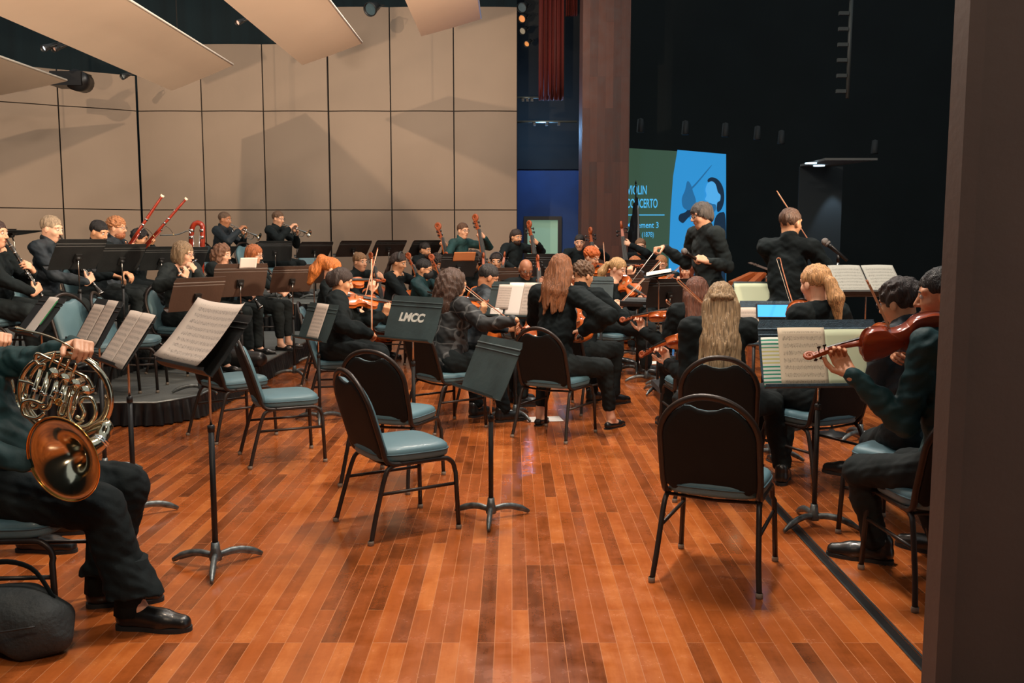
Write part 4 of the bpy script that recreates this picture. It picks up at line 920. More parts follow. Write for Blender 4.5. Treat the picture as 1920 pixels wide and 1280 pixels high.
# ---------------------------------------------------------------- the setting
def node_mat(name):
    m = bpy.data.materials.new(name); m.use_nodes = True; return m, m.node_tree.nodes, m.node_tree.links, m.node_tree.nodes['Principled BSDF']
def plank_mat(name, cols, w, L, rough=.25, coat=.35, vert=False):
    m, n, l, b = node_mat(name)
    tc = n.new('ShaderNodeTexCoord'); mp = n.new('ShaderNodeMapping'); l.new(tc.outputs['Object'], mp.inputs[0])
    mp.inputs['Rotation'].default_value = (0, 0, 0) if vert else (0, 0, PI/2)
    if vert:
        sx_ = n.new('ShaderNodeSeparateXYZ'); cx_ = n.new('ShaderNodeCombineXYZ'); l.new(tc.outputs['Object'], sx_.inputs[0]); l.new(sx_.outputs[2], cx_.inputs[0]); l.new(sx_.outputs[0], cx_.inputs[1]); l.new(cx_.outputs[0], mp.inputs[0])
    br = n.new('ShaderNodeTexBrick'); l.new(mp.outputs[0], br.inputs['Vector'])
    br.inputs['Scale'].default_value = 1; br.inputs['Brick Width'].default_value = L; br.inputs['Row Height'].default_value = w
    br.inputs['Mortar Size'].default_value = .0016; br.inputs['Mortar Smooth'].default_value = .3; br.offset = .37; br.offset_frequency = 3; br.squash = 1
    br.inputs['Color1'].default_value = (0, 0, 0, 1); br.inputs['Color2'].default_value = (1, 1, 1, 1); br.inputs['Mortar'].default_value = (.5, .5, .5, 1); br.inputs['Bias'].default_value = -.0
    ns = n.new('ShaderNodeTexNoise'); ns.inputs['Scale'].default_value = 1.0; ns.inputs['Detail'].default_value = 6; ns.inputs['Roughness'].default_value = .65
    m2 = n.new('ShaderNodeMapping'); l.new(tc.outputs['Object'], m2.inputs[0]); m2.inputs['Scale'].default_value = (16, 1.6, 16) if not vert else (18, 18, 1.5); l.new(m2.outputs[0], ns.inputs['Vector'])
    n3 = n.new('ShaderNodeTexNoise'); n3.inputs['Scale'].default_value = 5; n3.inputs['Detail'].default_value = 5; n3.inputs['Roughness'].default_value = .7; l.new(tc.outputs['Object'], n3.inputs['Vector'])
    a1 = n.new('ShaderNodeMath'); a1.operation = 'MULTIPLY_ADD'; a1.inputs[1].default_value = .40; l.new(br.outputs[0], a1.inputs[0])
    a2 = n.new('ShaderNodeMath'); a2.operation = 'MULTIPLY'; a2.inputs[1].default_value = .38; l.new(ns.outputs[0], a2.inputs[0]); l.new(a2.outputs[0], a1.inputs[2])
    a3 = n.new('ShaderNodeMath'); a3.operation = 'MULTIPLY_ADD'; a3.inputs[1].default_value = .42; l.new(n3.outputs[0], a3.inputs[0]); l.new(a1.outputs[0], a3.inputs[2])
    rp = n.new('ShaderNodeValToRGB'); l.new(a3.outputs[0], rp.inputs[0]); e = rp.color_ramp.elements
    ps = [.24, .38, .52, .70, .90]; e[0].position = ps[0]; e[0].color = lin(cols[0]); e[1].position = ps[4]; e[1].color = lin(cols[4])
    for p, c in zip(ps[1:4], cols[1:4]): q = e.new(p); q.color = lin(c)
    mx = n.new('ShaderNodeMixRGB'); l.new(br.outputs[1], mx.inputs[0]); l.new(rp.outputs[0], mx.inputs[1]); mx.inputs[2].default_value = lin(cols[5]); l.new(mx.outputs[0], b.inputs['Base Color'])
    b.inputs['Roughness'].default_value = rough; b.inputs['Coat Weight'].default_value = coat; b.inputs['Coat Roughness'].default_value = .12
    rr = n.new('ShaderNodeMapRange'); l.new(n3.outputs[0], rr.inputs[0]); rr.inputs[1].default_value = .3; rr.inputs[2].default_value = .7; rr.inputs[3].default_value = rough-.08; rr.inputs[4].default_value = rough+.14; l.new(rr.outputs[0], b.inputs['Roughness'])
    bp = n.new('ShaderNodeBump'); bp.inputs['Strength'].default_value = .25; bp.inputs['Distance'].default_value = .002; l.new(br.outputs[1], bp.inputs['Height']); bp.invert = True; l.new(bp.outputs[0], b.inputs['Normal'])
    return m
FLOORM = plank_mat('stage_floor_planks', [(60, 30, 16), (114, 58, 26), (146, 75, 33), (168, 88, 39), (198, 116, 58), (186, 120, 78)], .066, .85, .19, .35)
COLM = plank_mat('column_veneer', [(36, 17, 11), (50, 24, 15), (62, 30, 19), (72, 37, 24), (82, 44, 29), (50, 24, 15)], .13, 1.4, .6, .0, True)
BLACKW = mat('black_masking_dark_house', (15, 21, 21), .9, 0, 0, .2, 4, .25, .8)  # masking, and the dark of the unlit house put into the colour
SHELL = mat('shell_panel_beige', (142, 123, 105), .75, 0, 0, .05, 3, .04, 1.2)
SHELLG = mat('shell_gap', (42, 36, 32), .9)
CLOUDM = mat('acoustic_cloud_beige', (222, 200, 178), .7, 0, 0, .04, 3, .05, .8)
RISER = mat('riser_carpet_grey', (84, 88, 86), .75, 0, 0, .3, 70, .25, 2.5)
SKIRTM = mat('riser_skirt_black', (24, 26, 28), .35, 0, 0, .15, 14)
ALU = mat('riser_aluminium_edge', (125, 128, 126), .35, .9)
def S(o): o['kind'] = 'structure'; return o
def quad(name, pts, m, thick=None, kind='structure'):
    mb = MB(); mb.grid([[pts[0], pts[1]], [pts[3], pts[2]]], False, thick); o = mb.build(name, m)
    if kind: o['kind'] = kind
    return o
quad('floor', [V(-14, -3, 0), V(5.2, -3, 0), V(5.2, 19.5, 0), V(-14, 19.5, 0)], FLOORM, V(0, 0, -.1))
quad('floor_house', [V(5.2, -3, -.9), V(24, -3, -.9), V(24, 30, -.9), V(5.2, 30, -.9)], BLACKW, V(0, 0, -.1))
quad('trim_stage_edge', [V(5.2, -3, -.9), V(5.2, 19.5, -.9), V(5.2, 19.5, 0), V(5.2, -3, 0)], BLACKW, V(.02, 0, 0))
# shell walls : convex panels between dark joints
def shell(name, A, B, joints, seams, top, bulge=.035):
    mb = MB(); A = V(A[0], A[1], 0); B = V(B[0], B[1], 0); d = (B-A); L = d.length; d.normalize(); nrm = V(d.y, -d.x, 0)
    if nrm.y > 0: nrm = -nrm
    zs = [0]+[z for z in seams if z < top]+[top]; g = .012
    for i in range(len(joints)-1):
        a, b = joints[i]+g, joints[i+1]-g
        for j in range(len(zs)-1):
            z0, z1 = zs[j]+g*.7, zs[j+1]-g*.7; G = []
            for q in range(2):
                z = (z0, z1)[q]; G.append([A+d*(a+(b-a)*t/10)+nrm*(bulge*(1-(2*t/10-1)**2))+V(0, 0, z) for t in range(11)])
            mb.grid(G, False, nrm*-.03)
    o = S(mb.build(name, SHELL))
    m2 = MB(); m2.grid([[A-nrm*.05, B-nrm*.05], [A-nrm*.05+V(0, 0, top-.01), B-nrm*.05+V(0, 0, top-.01)]], False, nrm*-.05); m2.build('panel_joint_backing', SHELLG, o)
    return o
SE = [2.06, 3.90]
shell('wall_back', (-3.45, 18), (.10, 18), [0, 1.165, 2.355, 3.55], SE, 5.80)
shell('wall_center', (-7.04, 18), (-3.46, 18), [0, 1.20, 2.36, 3.58], SE, 5.13)
shell('wall_left', (-12.5, 14.55), (-7.05, 17.99), [0, 1.2, 2.5, 3.8, 5.1, 6.44], SE, 4.55)
quad('wall_upstage', [V(-14, 19.6, 0), V(.10, 19.6, 0), V(.10, 19.6, 11), V(-14, 19.6, 11)], mat('upstage_black_drape', (12, 30, 34), .9, 0, 0, .2, 3, .3, 1.0, stretch=(6, 1, .1)), V(0, .1, 0))
# blue lit back wall to the right of the shell
BLUEW = mat('blue_painted_wall', (12, 52, 104), .7, 0, 0, .1, 6, .2, 2)
w = MB(); y = 20.2
def rect(mb, x0, x1, z0, z1, y=20.2, t=.1): mb.grid([[V(x0, y, z0), V(x1, y, z0)], [V(x0, y, z1), V(x1, y, z1)]], False, V(0, t, 0))
rect(w, -.3, .28, 0, 2.98); rect(w, 1.03, 1.9, 0, 2.98); rect(w, .28, 1.03, 0, .9); rect(w, .28, 1.03, 1.95, 2.98)
S(w.build('wall_blue', BLUEW))
w = MB(); rect(w, -.3, 1.9, 2.98, 9, 20.15); S(w.build('wall_upper', mat('upper_masking', (20, 24, 25), .85, 0, 0, .1, 4, .3, 1.5)))
fr = MB()
for a in ((.25, .33, .9, 1.99), (.98, 1.06, .9, 1.99), (.33, .98, 1.91, 1.99), (.33, .98, .86, .94)): rect(fr, a[0], a[1], a[2], a[3], 20.13, .12)
wf = S(fr.build('window_1', EBONY)); g = MB(); rect(g, .33, .98, .94, 1.91, 20.24, .01)
g.build('wall_beyond_glow', mat('glowing_wall_beyond', (122, 150, 128), .3, emit=(104, 132, 112), estr=.75), wf)  # emission stands in for the lit pale wall beyond the opening
# wooden proscenium column and the near proscenium wall
def boxo(name, c, d, m, kind=None, parent=None):
    mb = MB(); mb.box(V(c), d); o = mb.build(name, m, parent)
    if kind: o['kind'] = kind
    return o
boxo('column_proscenium', (1.5725, 16.4, 5), (.79, .8, 10), COLM, 'structure')
POSTM = mat('near_wall_brown', (78, 62, 54), .6, 0, 0, .1, 30, .15, 2)
boxo('trim_near_edge', (1.388, 2.93, 3), (.05, .10, 6), POSTM, 'structure'); boxo('wall_near', (2.85, 3.0, 3), (2.84, .10, 6), POSTM, 'structure')
# house walls, the unlit dark put into their near-black colour
quad('wall_house', [V(1.5, 25, -1), V(20, 25, -1), V(20, 25, 12), V(1.5, 25, 12)], BLACKW, V(0, .1, 0))
quad('wall_house_side', [V(18, 3, -1), V(18, 25, -1), V(18, 25, 12), V(18, 3, 12)], BLACKW, V(.1, 0, 0))
quad('wall_backstage', [V(2.0, 17.2, 0), V(2.05, 19.8, 0), V(2.05, 19.8, 10), V(2.0, 17.2, 10)], BLACKW, V(.05, 0, 0))
quad('wall_added_behind', [V(-14, -3, 0), V(5.2, -3, 0), V(5.2, -3, 8), V(-14, -3, 8)], BLACKW, V(0, -.1, 0))  # unseen wall added so that the horn bell reflects dark
quad('wall_added_side', [V(-13.9, -3, 0), V(-13.9, 19.5, 0), V(-13.9, 19.5, 6), V(-13.9, -3, 6)], BLACKW, V(-.1, 0, 0))  # unseen side wall, also added to keep reflections dark
# curtain track in the floor
m = MB(); tk = [(1.46, 2.4), (1.60, 11.0)]
for dx, w_, mt in ((0, .036, 0), (-.024, .008, 1), (.024, .008, 1)):
    m.m = mt; m.grid([[V(tk[0][0]+dx-w_/2, tk[0][1], .002+.003*mt), V(tk[0][0]+dx+w_/2, tk[0][1], .002+.003*mt)], [V(tk[1][0]+dx-w_/2, tk[1][1], .002+.003*mt), V(tk[1][0]+dx+w_/2, tk[1][1], .002+.003*mt)]], False, V(0, 0, -.002))
m.m = 1; S(m.build('trim_floor_track', [EBONY, mat('track_rail', (82, 88, 90), .35, .8)]))
# risers
def riser(name, poly, z, label):
    r = empty(name); m = MB(); m.prism([V(x, y, z-.05) for x, y in poly], V(0, 0, .05)); m.build('deck', RISER, r)
    return tag(r, label, 'stage riser', 'stage risers')
def skirt(parent, pts, z, amp=.016, wl=.085):
    P = []; tot = 0
    for i in range(len(pts)-1):
        a, b = V(*pts[i], 0), V(*pts[i+1], 0); L = (b-a).length; d = (b-a).normalized(); nr = V(d.y, -d.x, 0); k = int(L/.012)
        for j in range(k): t = tot+L*j/k; q = ST(2*PI*t/wl+1.5*ST(t*3.1)); P.append((a+d*(L*j/k), nr, q))
        tot += L
    G = []
    for zz, f in ((z-.012, .25), (z-.05, .5), (z*.5, .9), (.012, 1.35)): G.append([p+nr*(amp*f*q+.018+.02*(1-zz/z))+V(0, 0, zz) for p, nr, q in P])
    mb = MB(); mb.grid(G, True); mb.build('pleated_skirt', SKIRTM, parent)
    mb = MB(); mb.tube([V(x, y, z-.008) for x, y in pts], .014, 8); mb.build('edge_trim', ALU, parent)
t1 = riser('stage_riser', [(-8, 7.52), (-2.89, 7.52), (-2.66, 7.86), (-2.66, 13.38), (-3.78, 13.38), (-3.78, 7.9), (-8, 7.9)], .2, 'low grey front riser with black pleated skirt beside the wooden floor')
skirt(t1, [(-8, 7.52), (-2.89, 7.52), (-2.66, 7.86), (-2.66, 13.38)], .2)
t2 = riser('stage_riser', [(-9.5, 7.92), (-3.8, 7.92), (-3.8, 13.38), (-9.5, 13.38)], .4, 'middle grey riser carrying the clarinets and bassoons')
skirt(t2, [(-9.5, 7.92), (-3.8, 7.92), (-3.8, 13.38)], .4)
t3 = riser('stage_riser', [(-10, 13.42), (-2.86, 13.42), (-2.86, 17.2), (-8.2, 17.1), (-10, 15.7)], .6, 'highest grey riser at the back carrying the two trumpet players')
skirt(t3, [(-10, 13.42), (-2.86, 13.42), (-2.86, 17.2)], .6)
# hanging acoustic clouds
for lab, a, b, Y0, Y1 in (('leftmost beige hanging acoustic panel, only its tip in view', (-12, 181), (110, 147), 14.6, 5), ('longest beige hanging acoustic panel above the left wall', (322, 170), (427, 117), 14.3, 4), ('beige hanging acoustic panel in front of the taller shell section', (567, 122), (673, 75), 14, 4.5), ('small beige hanging acoustic panel nearest the dark curtain', (790, 68), (900, 28), 13.7, 5.5)):
    p, q = at(a[0], a[1], Y0), at(b[0], b[1], Y0-.25); mb = MB()
    n_ = 8; mid = (p+q)/2
    G = [[V(p.x+(q.x-p.x)*t/n_, yy, p.z+(q.z-p.z)*t/n_-.006*ST(PI*t/n_)) for t in range(n_+1)] for yy in (Y1, Y0)]
    r = empty('acoustic_panel'); mb.grid(G, False, V(0, 0, .03)); mb.build('reflector', CLOUDM, r)
    mb = MB(); mb.tube([V(q.x, Y1, q.z+.016), V(q.x, Y0, q.z+.016)], .018, 6); mb.build('rim_highlight', mat('painted_rim_highlight', (235, 225, 210), .5), r)  # pale tube paints the lit rim along the panel's upper edge
    mb = MB()
    for yy in (Y0-1, Y0-5): mb.tube([V(mid.x, yy, mid.z), V(mid.x, yy, 9)], .008, 5)
    mb.build('hanging_cable', STEEL, r)
    tag(r, lab, 'acoustic panel', 'hanging acoustic clouds')
# projection screen in the house
scr = empty('projection_screen'); Ys = 21.0
def sp(px, py): return at(px, py, Ys)
GRN = mat('screen_green', (40, 60, 48), .8, emit=(50, 72, 56), estr=.85); BLU = mat('screen_blue', (30, 90, 130), .8, emit=(38, 128, 186), estr=.95)
mb = MB(); mb.grid([[sp(1120, 620), sp(1362, 620)], [sp(1120, 274), sp(1361, 289)]], False, V(0, .05, 0)); mb.build('screen_panel', GRN, scr)
mb = MB(); L_ = [(1250, 620), (1252, 560), (1254, 480), (1257, 400), (1262, 330), (1270, 281)]
mb.grid([[sp(x, y)+V(0, -.02, 0), sp(1361, y if y > 290 else 289)+V(0, -.02, 0)] for x, y in L_], False, V(0, .01, 0)); mb.build('photo_area', BLU, scr)
INKB = mat('screen_ink', (14, 34, 52), .8, emit=(16, 40, 62), estr=.7); MID = mat('screen_midtone', (30, 80, 120), .8, emit=(30, 96, 142), estr=.8); LTB = mat('screen_highlight', (60, 140, 190), .8, emit=(70, 150, 205), estr=.9)
def blob(nm, pts, m, o): mb = MB(); q = crom([sp(x, y) for x, y in pts], 4, True); mb.prism([p+V(0, o, 0) for p in q], V(0, .008, 0)); mb.build(nm, m, scr)
blob('pictured_coat', [(1306, 620), (1312, 560), (1322, 500), (1334, 450), (1340, 410), (1352, 398), (1360, 412), (1360, 520), (1360, 618)], INKB, -.035)
blob('pictured_hair', [(1326, 340), (1331, 333), (1341, 334), (1350, 342), (1356, 356), (1357, 376), (1352, 392), (1344, 396), (1342, 370), (1338, 350)], INKB, -.040)
blob('pictured_face', [(1322, 356), (1326, 344), (1334, 340), (1341, 346), (1345, 360), (1350, 366), (1349, 376), (1344, 380), (1342, 392), (1335, 398), (1329, 392), (1324, 386), (1325, 378), (1321, 374), (1324, 366)], LTB, -.050)
blob('pictured_beard', [(1324, 386), (1327, 380), (1334, 382), (1341, 384), (1341, 393), (1335, 399), (1328, 394)], MID, -.060)
blob('pictured_violin', [(1272, 412), (1274, 402), (1284, 398), (1292, 390), (1304, 386), (1316, 388), (1320, 396), (1310, 402), (1298, 402), (1288, 410), (1280, 418)], INKB, -.042)
blob('pictured_hand', [(1280, 388), (1278, 372), (1284, 356), (1288, 340), (1294, 345), (1299, 360), (1304, 376), (1300, 388), (1290, 394)], MID, -.045)
blob('pictured_bow', [(1284, 362), (1302, 345), (1330, 313), (1331, 314), (1304, 347), (1286, 364)], MID, -.06)
def tomesh(o, m, name):
    dg = bpy.context.evaluated_depsgraph_get(); me = bpy.data.meshes.new_from_object(o.evaluated_get(dg)); me.name = name; bpy.data.objects.remove(o); me.materials.clear(); me.materials.append(m); return ob(name, me)
def text(body, px, py, hpx, m, parent, Y=Ys-.06, sx=1.0, name='lettering', bold=.0):
    cu = bpy.data.curves.new(name, 'FONT'); cu.body = body; cu.size = 1; cu.extrude = .004; cu.offset = bold; o = bpy.data.objects.new(name, cu); C.objects.link(o); cu.materials.append(m)
    p = at(px, py, Y); s_ = hpx/CF*Y/.72; o = tomesh(o, m, name); o.matrix_basis = Matrix.Translation(p) @ Matrix.Rotation(PI/2, 4, 'X') @ Matrix.Diagonal(V(s_*sx, s_, s_, 1))
    if parent: o.parent = parent
    return o
TXB = mat('screen_text_blue', (70, 160, 200), .8, emit=(66, 156, 204), estr=.95)
text('VIOLIN', 1176, 364, 16.5, TXB, scr, sx=.50, bold=.015); text('CONCERTO', 1174, 389, 16.5, TXB, scr, sx=.46, bold=.015)
text('Movement 3', 1174, 427, 11, TXB, scr, sx=.78, bold=.012); text('Brahms (1878)', 1174, 444, 9.5, TXB, scr, sx=.66)
mb = MB(); mb.box((sp(1172, 402)+sp(1245, 404))/2+V(0, -.05, 0), (.87, .01, .02)); mb.build('rule', TXB, scr)
tag(scr, 'glowing green and blue projection screen reading VIOLIN CONCERTO beyond the column', 'projection screen')
# flag on a pole in front of the screen
fl = empty('furled_flag'); mb = MB(); b0 = at(1193, 600, 17); tp = at(1192, 346, 17); mb.tube([V(b0.x, 17, 0), tp], .015, 8); mb.lathe([(0, 0), (.02, .02), (.0, .09)], 8, Matrix.Translation(tp)); mb.build('pole', EBONY, fl)
v = vox_from([cp(at(1193, 372, 17), at(1189, 440, 17), .03, .10, .02), cp(at(1189, 440, 17), at(1188, 520, 17), .10, .16, .03)], .012); v.noise(.02, 40, (1, 1, .12)); ob('flag_cloth', v.mesh('flag_cloth', mat('dark_flag_cloth', (18, 22, 28), .8)), fl)
mb = MB(); mb.tube(crom([at(1196, 385, 16.88), at(1197, 430, 16.86), at(1196, 480, 16.84)], 4), [.012]*4+[.022]*5, 6, flat=.4); mb.build('white_stripe', mat('flag_white', (150, 150, 148), .8), fl)
tag(fl, 'dark furled flag on a pole in front of the projection screen', 'flag')
# red hanging drapes, pipes and lamps in the dark gap
REDD = mat('red_drape', (84, 18, 10), .75, 0, 0, .3, 8, .5, 2, stretch=(8, 8, .4))
def drape(px0, px1, zb, Y, label, cat='curtain'):
    x0, x1 = at(px0, 100, Y).x, at(px1, 100, Y).x; z0 = at(px0, zb, Y).z; n_ = 60
    G = [[V(x0+(x1-x0)*i/n_, Y+.05*ST(i*.62)+.02*ST(i*1.7), z) for i in range(n_+1)] for z in (z0, z0+1, 8)]
    mb = MB(); mb.grid(G, True, V(0, .01, 0)); return tag(mb.build('red_drape', REDD), label, cat, 'red drapes')
drape(1010, 1058, 188, 18.4, 'long red drape hanging in the dark gap beside the wooden column'); drape(1060, 1082, 30, 18.2, 'short red drape end next to the top of the wooden column')
for py, x0, x1 in ((183, 968, 1010), (228, 968, 1082)):
    mb = MB(); a, b = at(x0, py, 19.0), at(x1, py, 19.0); mb.tube([a, b], .022, 8); o = mb.build('batten_pipe', mat('dull_pipe', (110, 116, 112), .4, .6))
    mb = MB()
    for i in range(3): mb.box(a+(b-a)*(.3+.2*i)+V(0, 0, -.05), (.05, .05, .06))
    mb.build('pipe_clamp', STEEL, o)
    tag(o, 'upper short grey batten pipe beside the shell' if py == 183 else 'lower long grey batten pipe between shell and column', 'pipe', 'batten pipes')
def lamp(px, py, Y, glow, label, r_=.1, aim=(-.4, -1, -.5)):
    r = empty('stage_light', Matrix.Translation(at(px, py, Y)) @ V(aim).to_track_quat('Z', 'Y').to_matrix().to_4x4()); mb = MB()
    mb.lathe([(0, -.22), (r_*.6, -.22), (r_*.75, -.1), (r_, 0), (r_, .04), (r_*.9, .04), (r_*.85, -.02)], 16); mb.build('housing', STEEL, r)
    mb = MB(); mb.lathe([(0, .0), (r_*.85, -.01)], 16); mb.build('lens', mat('lens_%d_%d_%d' % glow, glow, .2, emit=glow, estr=1.1), r)  # emission paints the lens glint, on the unlit lamps too
    mb = MB(); mb.tube([V(-r_*1.1, 0, -.05), V(-r_*1.15, 0, -.25), V(0, 0, -.34), V(r_*1.15, 0, -.25), V(r_*1.1, 0, -.05)], .008, 6); mb.build('yoke', STEEL, r)
    return tag(r, label, 'stage light', 'theatre lamps in the dark')
lamp(979, 14, 18.6, (52, 58, 58), 'unlit round stage lamp at the top beside the shell'); lamp(979, 35, 18.5, (190, 120, 70), 'uppermost amber glinting stage lamp beside the shell', .08); lamp(980, 58, 18.5, (110, 100, 84), 'dim grey stage lamp between two amber ones', .07); lamp(988, 82, 18.5, (170, 110, 60), 'lowest amber glinting stage lamp beside the shell', .06)
lamp(695, 17, 16.5, (50, 60, 60), 'unlit round stage lamp above the tall shell wall', .12); lamp(84, 90, 14, (205, 215, 225), 'small bright white stage lamp between the left acoustic panels', .05); lamp(103, 91, 14.2, (150, 110, 90), 'dim amber stage lamp next to the small bright white one', .05); lamp(447, 42, 15, (200, 160, 140), 'tiny pink glinting lamp between the middle acoustic panels', .045)
lamp(232, 143, 16, (90, 90, 84), 'dark clamp lamp on the top edge of the left shell', .05)
mb = MB(); c0 = at(133, 150, 15.5); mb.box(c0, (.50, .4, .22)); mb.lathe([(0, -.18), (.16, -.18), (.17, .15), (0, .15)], 18, Matrix.Translation(c0+V(.14, 0, -.02)) @ Matrix.Rotation(PI/2, 4, 'X')); tag(mb.build('loudspeaker', EBONY), 'black loudspeaker hanging at the left shell top edge', 'loudspeaker')
# vertical truss bar and the lit alcove of the dark house
mb = MB(); a, b = at(1597, -20, 14), at(1591, 184, 14); mb.tube([V(a.x, 14, a.z), V(a.x, 14, b.z)], .03, 6)
for i in range(9): mb.box(V(a.x-.1, 14, b.z+.1+i*.22), (.14, .05, .05))
tag(mb.build('vertical_lighting_bar', mat('dim_bar', (52, 56, 54), .6)), 'thin grey vertical lighting bar hanging in the dark house', 'lighting bar')
ALC = mat('alcove_grey', (104, 104, 100), .8)
p0, p1 = at(1500, 312, 19), at(1558, 312, 19); za = p0.z
quad('ceiling_alcove', [V(p0.x, 19, za), V(p1.x, 19, za), V(p1.x+.35, 21-3.5, za), V(p0.x, 21-3.5, za)], ALC, V(0, 0, .04))
quad('wall_alcove', [V(p0.x, 19.02, -1), V(p1.x+.25, 19.02, -1), V(p1.x+.25, 19.02, za), V(p0.x, 19.02, za)], mat('alcove_wall', (34, 40, 42), .8), V(0, .04, 0))
for i, (lx, ly) in enumerate(((1521, 288), (1536, 303))):
    Yl = 18.0 if i == 0 else 18.6; q = at(lx, ly, Yl); mb = MB(); mb.lathe([(0, 0), (.11, 0), (.11, -.02), (0, -.02)], 14, Matrix.Translation(V(q.x, Yl, za-.005)))
    tag(mb.build('downlight', mat('downlight_glow', (200, 225, 240), .5, emit=(190, 220, 240), estr=2)), ('far' if i == 0 else 'near')+'ther lit round downlight in the dark alcove soffit' if i == 0 else 'lower lit round downlight in the dark alcove soffit', 'downlight', 'alcove downlights')
for i, px in enumerate((1201, 1285, 1360, 1420, 1465, 1640)):
    q = at(px, (236, 240, 244, 250, 258, 276)[i], 20); mb = MB(); mb.lathe([(0, .16), (.06, .14), (.08, -.12), (.07, -.14), (0, -.1)], 12, Matrix.Translation(q)); tag(mb.build('catwalk_spotlight', mat('dim_spot', (34, 36, 36), .6)), 'barely visible dark catwalk spotlight in the black house', 'stage light', 'unlit catwalk spotlights')
# ---------------------------------------------------------------- light
W = bpy.data.worlds.new('world'); bpy.context.scene.world = W; W.use_nodes = True
W.node_tree.nodes['Background'].inputs[0].default_value = (.82, .95, 1.0, 1); W.node_tree.nodes['Background'].inputs[1].default_value = .38
def light(nm, typ, loc, tgt, e, col, size=.3, spot=60, blend=.4, sy=None):
    d = bpy.data.lights.new(nm, typ); d.energy = e; d.color = col; o = bpy.data.objects.new(nm, d); C.objects.link(o); o.location = loc
    if typ == 'AREA': d.shape = 'RECTANGLE'; d.size = size; d.size_y = sy or size
    else: d.shadow_soft_size = size
    if typ == 'SPOT': d.spot_size = rad(spot); d.spot_blend = blend
    o.rotation_euler = (V(tgt)-V(loc)).to_track_quat('-Z', 'Y').to_euler(); return o
WARM = (1.0, .76, .55); NEUT = (1.0, .88, .76)
light('overhead_bank', 'AREA', (.6, 5.2, 6.8), (.4, 5.4, 0), 300, NEUT, 1.2, sy=.4)
light('overhead_bank', 'AREA', (.2, 9.5, 6.8), (.2, 9.6, 0), 300, NEUT, 1.4, sy=.4)
light('overhead_bank', 'AREA', (-1.0, 13.2, 6.6), (-1.2, 13.0, 0), 200, NEUT, 1.4, sy=.4)
light('overhead_bank', 'AREA', (-4.6, 7.2, 4.0), (-4.2, 9, 0), 90, NEUT, .5, sy=.4)
light('front_spot', 'SPOT', (6.0, 3.5, 5.2), (-2.2, 10, .6), 850, WARM, .12, 52, .6)
light('front_spot', 'SPOT', (7.5, 9.0, 5.0), (-3.0, 12.0, .8), 900, WARM, .12, 46, .6)
light('side_spot', 'SPOT', (-5.0, 2.5, 4.9), (-4.6, 18, 3.2), 2300, WARM, .05, 50, .3)
light('side_spot', 'SPOT', (1.6, 3.0, 5.3), (-3.4, 18, 3.2), 2100, WARM, .05, 55, .3)
light('low_wall_spot', 'SPOT', (-5.6, .5, 3.6), (-9.0, 17, 2.2), 500, WARM, .08, 60, .5)
light('floor_wash', 'SPOT', (-1.0, 3.0, 6.0), (-1.6, 6.2, 0), 300, WARM, .25, 75, .6)
light('floor_wash', 'SPOT', (.2, -1.0, 4.5), (-.4, 6.0, 0), 260, WARM, .25, 80, .7)
light('cloud_bounce_fill', 'SPOT', (4.6, 6.5, 2.4), (-4.0, 9.5, 5.2), 2200, WARM, .15, 75, .7)  # added fills for the panel undersides, standing in for floor bounce
light('cloud_bounce_fill', 'SPOT', (-4.9, 3.0, 2.6), (-4.4, 9, 5.4), 300, WARM, .15, 95, .7)
light('cloud_bounce_fill', 'SPOT', (-2.2, -1.5, .8), (-2.9, 9, 5.1), 4200, WARM, .15, 42, .6)
light('alcove_light', 'SPOT', (p1.x+.05, 18.7, za-.05), (p1.x+.12, 18.98, .5), 60, (.6, .8, 1), .03, 50, .5)
light('blue_wash', 'POINT', (.6, 19.0, 3.6), (0, 0, 0), 50, (.25, .55, 1), .1)
vs = bpy.context.scene.view_settings; vs.view_transform = 'Standard'; vs.look = 'None'; vs.gamma = 1; vs.use_curve_mapping = False; vs.exposure = 0.30
# ---------------------------------------------------------------- empty chairs
chair(.945, 4.18, -24, 'empty banquet chair nearest the camera at right, its back towards us')
chair(-.60, 4.87, -58, 'empty blue-seated chair in the middle foreground, frontmost of a close pair')
chair(-.74, 5.80, -22, 'empty banquet chair directly behind the front middle one, dark back towards us')
chair(-1.585, 6.40, -66, 'empty blue-seated chair turned to the right behind the big music sheet')
chair(-2.16, 7.17, -46, 'empty blue-seated chair half hidden beside the riser skirt')
chair(-3.32, 8.15, -80, 'empty chair on the low riser behind the front paper covered stands', .2)
# ---------------------------------------------------------------- stands
def stnd(px, py, Y, az, tilt, label, m=None, zf=0.0, wide=.50, base=None, tall=.32):
    c = at(px, py, Y); return stand(c.x, c.y, az, c.z-zf, tilt, label, m, zf, wide=wide, tall=tall)
o, L = stnd(390, 640, 4.22, -47, 38, 'tall stand at left carrying one big curling page, three-legged scuffed base')
sheet(L, -.005, .02, .47, .34, 'wide curling printed page on the tall left foreground stand', SHEET, .02, .01, 0, curl=.05)
o, L = stnd(238, 636, 5.0, -52, 34, 'stand with an open double page, left of the big curling page')
sheet(L, -.11, 0, .22, .33, 'left printed page of the double page beside the horn player'); sheet(L, .115, 0, .22, .33, 'right printed page of the double page beside the horn player')
o, L = stnd(184, 604, 5.9, -48, 30, 'black stand with two white pages just behind the french horn')
sheet(L, -.12, -.02, .20, .27, 'narrow printed page on the stand just behind the french horn'); sheet(L, .08, .0, .18, .31, 'printed page right of the narrow one behind the french horn')
o, L = stnd(76, 592, 6.5, -46, 38, 'black stand at far left with white sheets and a green strip')
sheet(L, .02, 0, .19, .31, 'white sheet on the far left black stand beside a green strip', PAPER0)
